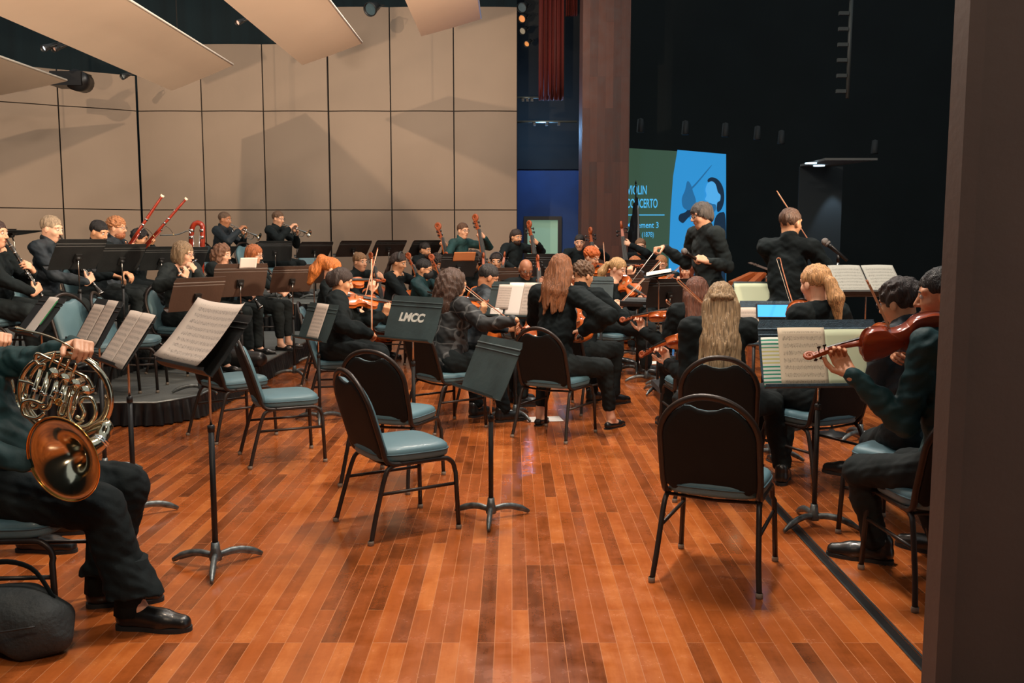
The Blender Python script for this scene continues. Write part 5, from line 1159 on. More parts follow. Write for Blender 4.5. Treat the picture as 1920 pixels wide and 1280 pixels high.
mb = MB(); mb.box(V(0, -.012, 0), (.018, .003, .2)); o2 = mb.build('green_folder_strip', mat('bright_green', (60, 170, 100), .6)); o2.matrix_basis = L @ Matrix.Translation(V(.145, 0, .03)); tag(o2, 'bright green strip clipped on the far left black stand', 'folder')
o, L = stnd(596, 603, 7.7, -50, 22, 'slate stand with one white page in front of the dark-bun violinist', DESKG)
sheet(L, -.0, .0, .20, .31, 'single white printed page on the slate stand before the dark-bun violinist')
o, L = stnd(774, 597, 6.45, -40, 20, 'slate stand stencilled LMCC in white in the middle', DESKG)
def stencil(txt, L, cx, cz, hh, parent_root, m, sx=.8):
    cu = bpy.data.curves.new('stencil_lettering', 'FONT'); cu.body = txt; cu.size = hh/.72; cu.extrude = .0003; cu.offset = .004; cu.shear = .12; q = bpy.data.objects.new('stencil_lettering', cu); C.objects.link(q); q = tomesh(q, m, 'stencil_lettering')
    q.parent = parent_root; q.matrix_basis = parent_root.matrix_basis.inverted() @ L @ Matrix.Translation(V(cx, -.0015, cz)) @ Matrix.Rotation(PI/2, 4, 'X') @ Matrix.Scale(sx, 4, V(1, 0, 0))
WSP = mat('white_spray_paint', (205, 205, 196), .8, 0, 0, 0, 1, .25, 60)
stencil('LMCC', L, -.135, -.020, .058, o, WSP, 1.12)
o, L = stnd(596, 603, 7.7, -50, 22, 'x') if False else (None, None)
o, L = stnd(920, 686, 4.97, -62, 24, 'slate stand with empty desk turned sideways between the middle and right chairs', DESKG)
o, L = stnd(966, 562, 7.85, -28, 22, 'slate stand with white pages left of the auburn-haired player', DESKG)
sheet(L, -.10, .02, .15, .22, 'small left page on the slate stand beside the auburn-haired player'); sheet(L, .02, -.0, .19, .30, 'plain middle page on the slate stand beside the auburn-haired player', PAPER0); sheet(L, .15, .0, .17, .30, 'right printed page on the slate stand beside the auburn-haired player', off=.012); sheet(L, -.155, -.115, .12, .07, 'small white card low on the slate stand beside the auburn-haired player', PAPER0)
o, L = stnd(1537, 662, 4.85, 4, 18, 'wide stand with open music folder in front of the right foreground violinist', mat('stand_desk_bluegrey', (52, 74, 88), .45, .1, 0, .4, 160, .3, 40), wide=.64, tall=.36)
sheet(L, -.095, -.02, .25, .31, 'cream printed page open on the wide right foreground stand', SHEETC, off=.012); sheet(L, .15, -.025, .25, .30, 'pale green blank page on the wide right foreground stand', PGREEN, off=.010)
def striped():
    m, n, l, b = node_mat('striped_index_sheet'); tc = n.new('ShaderNodeTexCoord'); sp_ = n.new('ShaderNodeSeparateXYZ'); l.new(tc.outputs['Generated'], sp_.inputs[0])
    a = n.new('ShaderNodeMath'); a.operation = 'MULTIPLY'; a.inputs[1].default_value = 13; l.new(sp_.outputs[2], a.inputs[0]); f_ = n.new('ShaderNodeMath'); f_.operation = 'FRACT'; l.new(a.outputs[0], f_.inputs[0])
    g_ = n.new('ShaderNodeMath'); g_.operation = 'LESS_THAN'; g_.inputs[1].default_value = .42; l.new(f_.outputs[0], g_.inputs[0])
    r_ = n.new('ShaderNodeValToRGB'); r_.color_ramp.interpolation = 'CONSTANT'; l.new(sp_.outputs[2], r_.inputs[0]); e = r_.color_ramp.elements; e[0].color = lin((40, 140, 112)); e[1].position = .42; e[1].color = lin((196, 190, 120)); q = e.new(.78); q.color = lin((40, 140, 112))
    mx = n.new('ShaderNodeMixRGB'); l.new(g_.outputs[0], mx.inputs[0]); mx.inputs[1].default_value = lin((214, 216, 206)); l.new(r_.outputs[0], mx.inputs[2]); l.new(mx.outputs[0], b.inputs['Base Color']); b.inputs['Roughness'].default_value = .8; return m
sheet(L, -.245, -.045, .13, .26, 'green striped index sheet at the left of the wide right foreground stand', striped(), off=.006)
o, L = stnd(1452, 606, 6.4, -4, 20, 'blue-grey stand holding a glowing tablet behind the wide stand', mat('stand_desk_bluegrey', (52, 74, 88)), wide=.48)
sheet(L, -.17, -.02, .13, .26, 'white printed page left of the glowing tablet'); sheet(L, .13, .09, .10, .06, 'small white card right of the glowing tablet', PAPER0)
tb = empty('tablet', L @ Matrix.Translation(V(-.005, -.010, .085))); mb = MB(); mb.box(V(0, 0, 0), (.235, .008, .10)); mb.build('case', mat('tablet_bezel', (40, 36, 40), .4), tb); mb = MB(); mb.box(V(0, -.0045, 0), (.215, .002, .085)); mb.build('screen', mat('tablet_screen', (60, 150, 220), .3, emit=(64, 156, 224), estr=1.0), tb); tag(tb, 'tablet with a glowing blue screen lying on a stand', 'tablet')
o, L = stnd(1416, 562, 7.6, -6, 24, 'stand with a pale green card between the long-haired players', DESKG, wide=.36); sheet(L, 0, .0, .33, .28, 'pale green blank card behind the blond-haired seated woman', PGREEN)
o, L = stnd(1625, 527, 7.0, 5, 48, 'stand with open white pages right of the soloist'); sheet(L, -.13, 0, .25, .33, 'left translucent printed page right of the soloist', SHEETDIM); sheet(L, .13, .0, .25, .33, 'right translucent printed page right of the soloist', SHEETDIM)
o, L = stnd(1436, 503, 8.7, 70, 70, 'dark stand edge just left of the soloist', DESKB, wide=.3)
# conductor's area
o, L = stnd(1236, 514, 9.15, -95, 80, 'flat black stand under loose white pages before the conductor', wide=.62); sheet(L, 0, 0, .44, .24, 'loose white pages on the flat stand before the conductor', PAPER0, .018, .012, 4, folds=2)
o, L = stnd(1256, 549, 9.6, -165, 22, 'black stand seen from behind under the conductor\'s outstretched hand')
o, L = stnd(1214, 566, 9.9, -20, 76, 'low flat dark stand in front of the blond violinist facing us', wide=.52)
o, L = stnd(1128, 546, 9.7, -15, 20, 'small stand with tilted plates between jacket man and blond violinist', DESKG, wide=.24)
o, L = stnd(1196, 540, 10.6, 172, 14, 'tan-edged stand just behind the blond violinist', DESKB, wide=.26)
# stands seen from behind in the wind rows
B_ = 'black stand seen from behind '
stnd(146, 477, 8.3, -118, 34, B_+'in front of the grey-haired clarinettist', zf=.4)
stnd(228, 483, 9.3, -118, 32, B_+'in front of the curly-haired bassoonist', zf=.4)
stnd(302, 484, 10.6, -120, 34, B_+'just right of the long bassoon', zf=.4); stnd(352, 484, 11.6, -128, 30, B_+'below the upright looped bassoon', zf=.4)
stnd(26, 436, 8.6, -100, 82, 'flat dark stand desk at the far left edge beside the clarinettist\'s head', zf=.4)
stnd(412, 476, 13.6, -120, 46, B_+'before the left trumpet player', zf=.6)
stnd(516, 470, 14.2, -160, 22, B_+'before the right trumpet player', zf=.6)
stnd(590, 468, 14.3, -140, 40, B_+'first right of the trumpets', zf=.6, wide=.55); stnd(663, 466, 14.4, -140, 40, B_+'second right of the trumpets', zf=.6, wide=.55)
stnd(729, 465, 14.4, -140, 40, B_+'third right of the trumpets, before the shell wall', zf=.6 if False else 0, wide=.55); stnd(797, 466, 14.3, -140, 40, B_+'partly hidden by the double bass scroll', wide=.55)
stnd(370, 551, 8.0, -128, 26, 'brown stand seen from behind, nearest the flute player', DESKB, zf=.2)
o, L = stnd(450, 525, 8.4, -140, 22, 'larger brown stand seen from behind beside the flute player', DESKB, zf=.2)
sheet(L, -.05, .17, .16, .10, 'white page poking over the larger brown stand', PAPER0, off=-.012)
stnd(548, 523, 10.3, -140, 26, 'brown stand seen from behind near the orange ponytail', DESKB)
stnd(588, 513, 11.5, -120, 40, 'narrow brown stand with a bow left of the orange ponytail', DESKB)
o, L = stnd(860, 497, 11.6, -150, 24, 'dark stand with orange page below the green-shirted bassist'); sheet(L, -.05, .12, .3, .12, 'orange-brown page on the stand below the green-shirted bassist', mat('orange_paper', (196, 120, 70), .8), off=-.01)
stnd(945, 525, 11.4, -165, 18, 'dark brown stand before the woman with the headband', DESKB); stnd(1022, 497, 12.5, 175, 18, 'dark stand behind the bald player')
stnd(825, 527, 10.6, -70, 22, 'small tan page stand before the masked player', DESKB, wide=.3)
stnd(1195, 507, 12.0, 175, 30, 'dark stand before the two seated players under the screen', wide=.55)
# ---------------------------------------------------------------- the players
LT = (222, 166, 132); FAIR = (228, 176, 146); TAN = (188, 128, 92); BRN = (160, 104, 74); OLV = (206, 150, 112)
DK = (34, 28, 26); BR = (74, 52, 38); GREYB = (128, 112, 94); BLOND = (192, 152, 104); GING = (176, 92, 48)
V_ = 'violin held by the '; BW = 'bow of the '
# foreground
def w2l(k, px, py, Y): return k['Minv']@at(px, py, Y)
def p_hornist(k):
    Ro = w2l(k, *k['hp']); x = V(.06, .985, -.17).normalized(); yy = V(-1, -.16, .06); yy = (yy-x*yy.dot(x)).normalized(); zz = x.cross(yy)
    M2 = Matrix.Identity(4)
    for i in range(3): M2[i][0] = x[i]; M2[i][1] = yy[i]; M2[i][2] = zz[i]; M2[i][3] = Ro[i]
    gl = M2@V(.045, .0, .165); M3 = M2.to_3x3()
    return {'L': (gl+V(-.02, 0, .012), M3@V(.55, -.75, .35), M3@V(.1, -.35, -1), .85), 'poleL': V(-.5, .3, -1), 'R': (M2@V(.02, -.05, -.225), V(-.3, .9, .1), V(-1, 0, 0), .3), 'poleR': V(1, -.6, -.5),
            'items': [lambda M: inst('horn', make_horn, M @ M2, k['lab'], 'french horn', 'french horns')]}
def lab(fn, l, hp):
    def g(k): k['lab'] = l; k['hp'] = hp; return fn(k)
    return g
person('person cut off at left foreground holding a french horn, wide trousers and black shoes', -62, 560, 3.62, 0, -86, lab(p_hornist, 'nearest silver french horn with its dark bell towards us', (118, 742, 3.42)), shirt=TEALSH, trousers=BLK, fat=1.12, splay=.11, feet=[(.13, .50, .09), (-.12, .30, .09)], flare=.115, twr=1.25, wrink=1.6, hair=('short', DK), chairlab='banquet chair under the nearest french horn player', lean=-15, cuff=.01, h=.0046)
person('person mostly off frame at left behind the nearest horn player, hand on a second horn', -130, 520, 4.5, 0, -84, lab(p_hornist, 'second french horn at the left edge behind the nearest one', (-24, 706, 4.35)), shirt=BLK, trousers=BLK, hair=('short', BR), chairlab='banquet chair under the second horn player', feet=[(.10, .50, .09), (-.16, .5, .09)])
person('young man at right foreground in dark green shirt playing a violin', 1768, 503, 3.95, 0, 30, p_violin('dark red violin of the right foreground player, its back towards us', 'wooden bow rising from the right foreground violin', off=50, elev=-12, roll=56, bw=((1692, 668, 4.1), (1618, 508, 3.52)), dark=True, scale=1.0), sk=TAN, hair=('short', (26, 24, 24)), shirt=TEALSH, trousers=BLK3, lean=5, twist=8, hyaw=30, hpitch=10, legyaw=22, splay=.18, feet=[('px', 1762, 1040), ('px', 1640, 1052)], h=.0048, fat=1.0, wrink=1.3)
chair(1.86, 3.98, 5, 'banquet chair under the right foreground violinist', 0, GRP_CHAIR)
# right hand group
person('woman with long dark-blond half-tied hair seen from behind at right', 1352, 530, 5.55, 0, -12, p_violin('orange violin scroll peeking left of the long dark-blond hair', 'bow crossing left of the long dark-blond hair', off=62, elev=-22, roll=20, bw=((1378, 626, 6.0), (1275, 532, 5.6))), fem=True, sk=FAIR, hair=('verylong', (150, 124, 92)), shirt=BLK, trousers=BLK3, lean=4, hyaw=4, chairlab='banquet chair under the woman with long dark-blond hair', feet=[('px', 1466, 905), (-.1, .3, .09)], knee_w=.5, h=.0055, shl=1.08)
person('woman with shoulder-length brown hair and clip seen from behind beside the long-haired blonde', 1306, 520, 7.15, 0, 4, p_violin('orange violin left of the brown-haired woman with the clip', 'bow of the brown-haired woman with the clip', off=66, elev=-8, roll=20, bt=-6, bpos=.45), fem=True, sk=FAIR, hair=('lob', (98, 56, 38)), shirt=BLK, lean=8, chairlab='banquet chair under the brown-haired woman with the clip', h=.006)
person('woman with blonde ponytail seen from behind left of the right violinists', 1530, 497, 5.8, 0, 26, p_violin('violin hidden before the woman with blonde ponytail', 'thin bow tip rising left of the blonde ponytail', off=-18, elev=-38, roll=25, bw=((1502, 622, 6.1), (1463, 497, 6.6))), fem=True, sk=FAIR, hair=('ponytail', (206, 156, 106)), shirt=BLK, lean=3, chairlab='banquet chair under the woman with blonde ponytail', shoe='flat', h=.0055, hpitch=8)
person('man with dark wavy hair in grey collar behind the foreground violinist', 1688, 526, 4.75, 0, 40, p_violin('violin of the dark wavy-haired man at right', BW+'dark wavy-haired man at right', off=-48, elev=-45, bpos=.5, bt=-20), sk=OLV, hair=('wavy', (44, 32, 28)), shirt=NAVYSH, lean=8, chairlab='blue-seated banquet chair under the dark wavy-haired man', glasses=True, h=.0052, splay=.18, feet=[('px', 1690, 915), ('px', 1590, 905)])
def p_lapv(k):
    O = w2l(k, 1094, 640, 7.45); v = (w2l(k, 1070, 560, 7.6)-O).normalized(); nz = w2l(k, 1094, 640, 6.8)-O; nz = (nz-v*nz.dot(v)).normalized(); R_ = w2l(k, 1080, 628, 7.15)
    return {'R': (R_, V(-.9, .3, -.1), V(0, -.3, -1), .5), 'poleR': V(1, -.3, -.7), 'L': (O+v*.47, V(.6, .5, .3), V(.6, -.2, 0), .6), 'poleL': V(-.6, 0, -1),
            'items': [lambda M: violin(M @ frame(O, v, nz), 'viola resting upright on the lap of the woman with long auburn hair')]}
# soloist and conductor
def p_solo(k):
    Hc, RH = k['Hc'], k['RH']; v = V(-.15, .97, -.05).normalized(); nz = V(.45, .1, .9); nz = (nz-v*nz.dot(v)).normalized(); lt = v.cross(nz); O = Hc+V(-.03, .06, -.17)
    F = w2l(k, 1541, 497, 7.72); bd = (w2l(k, 1460, 371, 7.9)-F).normalized()
    return {'L': (O+v*.45+lt*.03, nz*.95+v*.1, -lt, .7), 'poleL': V(.1, .5, -1), 'R': (F, V(-.7, .4, .4), V(-.3, .1, -1), .5), 'poleR': V(.7, -.5, -1), 'items': [lambda M: violin(M @ frame(O, v, nz), 'violin hidden in front of the standing soloist'), lambda M: bow(M @ frame(F+nz*.02, bd, -v), 'bow sticking up above the standing soloist')]}
person('standing soloist in black shirt seen from behind, short brown hair, beside the microphone', 1483, 391, 7.5, 0, -30, p_solo, standing=True, sk=OLV, hair=('short', (84, 56, 38)), shirt=BLK, trousers=BLK, hyaw=-22, lean=3, hpitch=4, beard=None, h=.006, fat=1.0, shl=.98)
def p_cond(k):
    R = w2l(k, 1232, 470, 8.85); L = w2l(k, 1309, 488, 8.30); tip = w2l(k, 1283, 471, 8.25); d = (L-tip).normalized()
    return {'R': (R, V(.0, .98, -.05), V(-.1, .2, -1), 1.0), 'poleR': V(.5, 0, -1), 'L': (L, V(.35, .75, .30), V(.75, -.1, -.6), 1.1), 'poleL': V(-.15, -.35, -1),
            'items': [lambda M: baton(M, R), lambda M: handmic(M, tip, d)]}
def handmic(M, t, d):
    r = empty('microphone'); mb = MB(); mb.tube([t+d*.02, t+d*.045, t+d*.19], [.024, .018, .013], 12); mb.build('handle', EBONY, r); mb = MB(); mb.ell(t, (.029, .029, .030), 14); mb.build('grille', mat('mic_grille', (128, 122, 118), .45, .8, 0, .6, 400), r)
    r.matrix_basis = M; tag(r, 'black microphone held in the conductor\'s left hand', 'microphone')
def baton(M, R):
    r = empty('baton'); mb = MB(); a = V(0, 0, 0); mb.tube([a, V(.03, .24, -.30)], [.0035, .0018], 6); mb.build('shaft', mat('white_baton', (226, 220, 210), .4), r)
    mb = MB(); mb.ell(a, (.010, .012, .010), 8); mb.build('handle', STICKW, r); r.matrix_basis = M @ Matrix.Translation(R+V(0, .03, -.01)); tag(r, 'thin white baton in the conductor\'s raised hand', 'baton')
person('conductor with grey-black hair and glasses in dark buttoned shirt, arm stretched out', 1316, 379, 8.6, .15, 112, p_cond, standing=True, sk=LT, hair=('mop', (72, 66, 62)), shirt=BLK2, trousers=BLK, glasses=True, lean=6, hyaw=-10, hpitch=16, h=.0062, fat=1.06)
# centre players
def plaid():
    m, n, l, b_ = node_mat('plaid_black_jacket'); tc = n.new('ShaderNodeTexCoord'); ns = n.new('ShaderNodeTexNoise'); ns.inputs['Scale'].default_value = 5; l.new(tc.outputs['Object'], ns.inputs['Vector'])
    ad = n.new('ShaderNodeVectorMath'); ad.operation = 'MULTIPLY_ADD'; l.new(ns.outputs[1], ad.inputs[0]); ad.inputs[1].default_value = (.12, .12, .12); l.new(tc.outputs['Object'], ad.inputs[2])
    sp_ = n.new('ShaderNodeSeparateXYZ'); l.new(ad.outputs[0], sp_.inputs[0]); outs = []
    for ax, fr_ in ((0, 9), (1, 9), (2, 8)):
        q = n.new('ShaderNodeMath'); q.operation = 'MULTIPLY'; q.inputs[1].default_value = fr_; l.new(sp_.outputs[ax], q.inputs[0]); g = n.new('ShaderNodeMath'); g.operation = 'FRACT'; l.new(q.outputs[0], g.inputs[0]); h_ = n.new('ShaderNodeMath'); h_.operation = 'LESS_THAN'; h_.inputs[1].default_value = .09; l.new(g.outputs[0], h_.inputs[0]); outs.append(h_)
    s1 = n.new('ShaderNodeMath'); s1.operation = 'ADD'; l.new(outs[0].outputs[0], s1.inputs[0]); l.new(outs[2].outputs[0], s1.inputs[1]); s1.use_clamp = True
    mx = n.new('ShaderNodeMixRGB'); l.new(s1.outputs[0], mx.inputs[0]); mx.inputs[1].default_value = lin((20, 24, 26)); mx.inputs[2].default_value = lin((74, 76, 76)); l.new(mx.outputs[0], b_.inputs['Base Color']); b_.inputs['Roughness'].default_value = .7; return m

person('woman with long wavy auburn hair in black blouse seen from behind at centre', 1052, 477, 7.25, 0, -32, p_lapv, fem=True, sk=FAIR, hair=('long', (128, 78, 44)), shirt=BLK, trousers=BLK3, lean=6, chairlab='banquet chair under the woman with long auburn hair', shoe='flat', trouser_len=.85, feet=[(.26, .44, .09), (-.30, .26, .09)], knee_w=.35, h=.0055, sleeve=1.22, shl=1.05)
person('man in black suit jacket with greying curls seen from behind at centre', 1094, 492, 8.35, 0, -40, p_violin('violin held by the man in the suit jacket', BW+'man in the suit jacket', off=30, bpos=.4), sk=OLV, hair=('curly', (104, 78, 58)), shirt=BLK, jacket=True, lean=8, hyaw=-14, chairlab='banquet chair under the man in the suit jacket', h=.006, fat=1.12)
person('woman with big dark wavy hair in plaid black jacket seen from behind', 852, 508, 7.55, 0, -52, p_violin('orange violin held by the woman in the plaid black jacket', 'bow slanting over the violin beside the plaid jacket', off=20, elev=-2, roll=30, bw=((957, 606, 7.25), (862, 532, 7.75))), fem=True, sk=OLV, hair=('bighair', (78, 58, 48)), shirt=plaid(), trousers=BLK, lean=10, chairlab='banquet chair under the woman in the plaid black jacket', fat=1.2, h=.0058, splay=.2, feet=[(.12, .5, .09), (-.2, .45, .09)])
person('man with short dark hair and glasses playing beside the plaid jacket', 915, 496, 8.45, 0, -72, p_violin('orange violin held low by the dark-haired man with glasses', BW+'dark-haired man with glasses', off=10, elev=-40, roll=20, bpos=.4), sk=TAN, hair=('short', (30, 27, 27)), shirt=NAVYSH, lean=12, hpitch=26, glasses=True, chairlab='banquet chair under the dark-haired man with glasses', h=.0065)
person('woman with dark bun and hair claw in black blouse playing violin', 640, 503, 8.25, 0, -80, p_violin('orange violin of the dark-bun woman, nearest of a close pair', 'upright bow held by the dark-bun woman', off=12, elev=-8, roll=32, bw=((697, 632, 8.05), (697, 488, 8.3))), fem=True, sk=OLV, hair=('bun', (58, 46, 42)), shirt=BLK, trousers=BLK3, lean=6, chairlab='banquet chair under the dark-bun violinist', fat=1.2, sleeve=1.25, h=.006, hpitch=18)
person('woman with curly orange ponytail behind the dark-bun violinist', 622, 484, 9.8, 0, -84, p_violin('orange violin of the ponytailed woman, behind the nearer violin', 'bow of the woman with the orange ponytail', off=14, elev=2, roll=30, bw=((676, 588, 9.55), (708, 468, 9.8))), fem=True, sk=FAIR, hair=('highpony', (214, 122, 58)), shirt=BLK, lean=5, chairlab='banquet chair under the woman with orange ponytail', h=.0068, hpitch=18)
person('young player with fair topknot and open collar playing cello behind the violinists', 675, 474, 12.0, 0, -128, p_cello('cello behind the two left violins', 'bow of the topknotted cellist'), sk=LT, hair=('topknot', (132, 98, 66)), shirt=BLK, chairlab='chair under the topknotted cellist', hpitch=6)
person('woman with dark headscarf and ponytail looking down over her cello', 747, 474, 11.5, 0, -108, p_cello('cello of the woman with the headscarf', 'bow of the woman with the headscarf'), fem=True, sk=OLV, hair=('tiedlong', (52, 40, 36)), headband=(44, 46, 46), shirt=BLK, chairlab='chair under the woman with headscarf', hpitch=18, hyaw=4)
person('dark-haired person with glasses wearing a black face mask', 795, 486, 11.0, 0, -100, p_cello('cello of the masked player', 'bow of the masked player'), sk=OLV, hair=('short', (26, 25, 26)), shirt=TEALSH, mask=True, glasses=True, chairlab='chair under the masked player', hpitch=14)
person('bearded man with dark hair leaning to his double bass scroll', 796, 454, 14.2, 0, -112, p_bass('double bass with pale scroll left of the green-shirted bassist', '', lx=-.14, topz=.26), standing=True, pelz=.80, sk=OLV, hair=('short', (34, 28, 26)), beard=(46, 34, 28), shirt=BLK, lean=10)
person('person with curly dark hair bowed low right of the masked player', 818, 477, 12.6, 0, -130, p_cello('cello of the bowed curly-haired player', 'bow of the bowed curly-haired player'), sk=TAN, hair=('curly', (44, 34, 30)), shirt=BLK, chairlab='chair under the bowed curly-haired player', hpitch=28)
person('bassist standing at the back in bottle green shirt and glasses', 868, 418, 14.3, 0, -125, p_bass('double bass of the green-shirted bassist', '', lx=-.10, topz=.10), standing=True, sk=LT, hair=('short', (92, 62, 42)), shirt=GREENSH, glasses=True, hyaw=-10, hpitch=8)
person('man with big curly afro and goatee looking down', 887, 476, 11.9, 0, -165, p_cello('cello of the afro-haired player', 'bow of the afro-haired player'), sk=OLV, hair=('afro', (42, 33, 30)), beard=(48, 36, 30), shirt=BLK, chairlab='chair under the afro-haired player', hpitch=16)
person('woman with dark headband facing the camera behind a brown stand', 931, 475, 12.8, 0, 176, p_cello('cello with visible scroll before the woman with headband', 'upright bow beside the woman with headband', bpos=.3), fem=True, sk=OLV, hair=('tiedlong', (48, 38, 34)), headband=(42, 44, 50), shirt=BLK, chairlab='chair under the woman with headband', hpitch=5)
person('bearded bassist with long dark tied hair in black shirt, before the blue wall', 968, 430, 14.4, 0, -140, p_bass('double bass before the blue wall, of the long-haired bassist', '', lx=-.12, topz=.10), standing=True, sk=OLV, hair=('tiedlong', (48, 34, 28)), beard=(50, 36, 28), shirt=BLK, hpitch=12)
person('bald man with glasses looking down at his cello', 986, 486, 10.6, 0, -162, p_cello('cello of the bald man', 'two-toned bow pointing up beside the bald man', bpos=.3), sk=BRN, hair=('bald', (130, 122, 116)), shirt=BLK, glasses=True, chairlab='chair under the bald cellist', hpitch=26)
person('dark-haired bassist in profile beside the wooden column', 1087, 440, 14.4, 0, -160, p_bass('double bass in front of the wooden column', '', lx=-.10, topz=.08), standing=True, pelz=.86, sk=LT, hair=('short', (36, 30, 28)), shirt=BLK, hyaw=-25, hpitch=12)
person('man with orange curly hair, beard and glasses playing viola', 1109, 460, 11.4, 0, -125, p_violin('viola under the chin of the orange-haired bearded man', 'bow of the orange-haired bearded man', off=30, scale=1.1, bpos=.3), sk=LT, hair=('curly', (196, 96, 40)), beard=(176, 92, 44), shirt=BLK2, glasses=True, fat=1.2, chairlab='chair under the orange-haired bearded man', hpitch=20)
person('blonde ponytailed woman in black playing violin, facing us right of the jacket man', 1158, 484, 10.5, 0, -128, p_violin('orange violin of the blonde woman facing us', 'pale bow of the blonde woman facing us', off=60, elev=-28, roll=50, vp=(1228, 562, 10.0), bw=((1160, 573, 10.05), (1232, 498, 10.25))), fem=True, sk=FAIR, hair=('ponytail', (188, 148, 100)), shirt=BLK, lean=8, chairlab='banquet chair under the blonde woman facing us', hpitch=22, hyaw=12, legyaw=28, h=.0068)
person('older man with glasses and grey-brown hair behind the music stand under the screen', 1201, 447, 14.0, 0, 170, p_bass('double bass with dark scroll in front of the screen', '', lx=.26, topz=.22), standing=True, pelz=.78, sk=LT, hair=('short', (126, 92, 64)), shirt=BLK, glasses=True, hpitch=8)
person('woman with short ginger hair reading below the screen', 1191, 481, 12.8, 0, -172, p_violin(V_+'ginger-haired woman below the screen', BW+'ginger-haired woman below the screen', elev=-20, bpos=.3), fem=True, sk=LT, hair=('bob', (176, 104, 58)), shirt=BLK, chairlab='chair under the ginger-haired woman below the screen', hpitch=22)
person('person with glasses and light brown hair right of the ginger-haired woman', 1240, 479, 12.6, 0, 165, p_violin(V_+'light brown-haired person with glasses', BW+'light brown-haired person with glasses', elev=-20, bpos=.3), sk=LT, hair=('short', (160, 110, 70)), shirt=BLK, glasses=True, chairlab='chair under the light brown-haired person with glasses', hpitch=18)
person('auburn-haired person mostly hidden behind the conductor', 1288, 489, 12.4, 0, 150, p_violin(V_+'hidden auburn-haired person', BW+'hidden auburn-haired person', elev=-20, bpos=.3), fem=True, sk=LT, hair=('bob', (128, 66, 42)), shirt=BLK, chairlab='chair under the auburn-haired person', hpitch=12)
# winds on the risers
person('clarinettist at the left edge with bracelet, face cut by the frame', -10, 412, 7.9, .4, -92, p_clarinet('clarinet at the left edge of the picture', 30), fem=True, sk=LT, hair=('short', (60, 40, 34)), shirt=BLK, trousers=BLK2, fat=1.12, chairlab='chair under the clarinettist at the left edge', hpitch=4, h=.0058)
person('grey-haired clarinettist in dark green jumper', 95, 405, 8.7, .4, -94, p_clarinet('clarinet of the grey-haired man', 34), sk=FAIR, hair=('short', (156, 136, 112)), shirt=NAVYSH, fat=1.0, chairlab='chair under the grey-haired clarinettist', hpitch=14, h=.006)
person('dark-haired young man in black button shirt, eyes lowered, beside the curly bassoonist', 184, 414, 9.8, .4, -104, p_rest(L=(V(-.08, .34, .72), V(.3, .8, -.2), V(0, 0, -1), .5), R=(V(.10, .36, .70), V(-.3, .8, -.2), V(0, 0, -1), .5)), sk=OLV, hair=('short', (24, 22, 24)), shirt=BLK, chairlab='chair under the dark-haired young man', hpitch=22, h=.0062)
person('bassoonist with curly strawberry-blond hair and glasses', 218, 408, 10.5, .4, -92, p_bassoon('nearer bassoon with white bell ring, held by the curly-haired man', (.12, -.16, .48), (-.14, .52, 1.56)), sk=LT, hair=('curly', (190, 128, 84)), beard=(168, 104, 70), shirt=NAVYSH, glasses=True, chairlab='chair under the curly-haired bassoonist', hpitch=4, h=.0066)
person('black-haired bassoonist behind the tallest bassoon', 262, 430, 11.4, .4, -92, p_bassoon('tallest bassoon pointing up to the right', (.20, -.22, .58), (-.12, .66, 1.66)), sk=OLV, hair=('wavy', (26, 25, 27)), shirt=BLK, chairlab='chair under the black-haired bassoonist', hpitch=10)
person('grey-blonde woman with glasses playing the flute', 343, 453, 9.2, .2, -112, p_flute('silver flute of the woman with glasses'), fem=True, sk=FAIR, hair=('bob', (140, 116, 88)), shirt=BLK2, trousers=BLK, glasses=True, fat=1.12, sleeve=1.15, chairlab='chair under the flute player', hpitch=12, hyaw=18, shoe='boot', h=.0062, lean=4)
person('woman with curly light brown hair behind the brown stands', 416, 457, 10.6, .2, -100, p_clarinet('clarinet of the curly brown-haired woman', 34), fem=True, sk=FAIR, hair=('curlybob', (116, 80, 58)), shirt=BLK, trousers=BLK2, fat=1.1, chairlab='chair under the curly brown-haired woman', shoe='boot', hpitch=14, h=.0066)
person('woman with ginger bob and glasses playing the oboe', 476, 459, 11.2, .2, -98, p_clarinet('oboe of the ginger-bobbed woman', 40, 'oboe', .88), fem=True, sk=FAIR, hair=('bob', (172, 100, 56)), shirt=BLK, trousers=BLK3, glasses=True, fat=1.05, sleeve=.95, chairlab='chair under the ginger-bobbed oboist', shoe='flat', trouser_len=.85, hpitch=14, h=.0068, cuff=.10)
person('trumpet player in dark shirt at the back, left of two', 421, 397, 14.4, .6, -100, p_trumpet('trumpet of the left trumpeter', 22), sk=TAN, hair=('crop', (112, 88, 70)), shirt=NAVYSH, fat=1.08, chairlab='teal chair under the left trumpeter', hpitch=10)
person('trumpet player in black jacket and glasses at the back, right of two', 521, 396, 14.9, .6, -110, p_trumpet('trumpet of the right trumpeter', 18), sk=LT, hair=('short', (96, 70, 50)), shirt=BLK, glasses=True, fat=1.1, chairlab='teal chair under the right trumpeter', hpitch=12)
bad = [d for d in DBG if d[1] < .85 or d[1] > 1.12]
if bad: print('SCALES', bad)
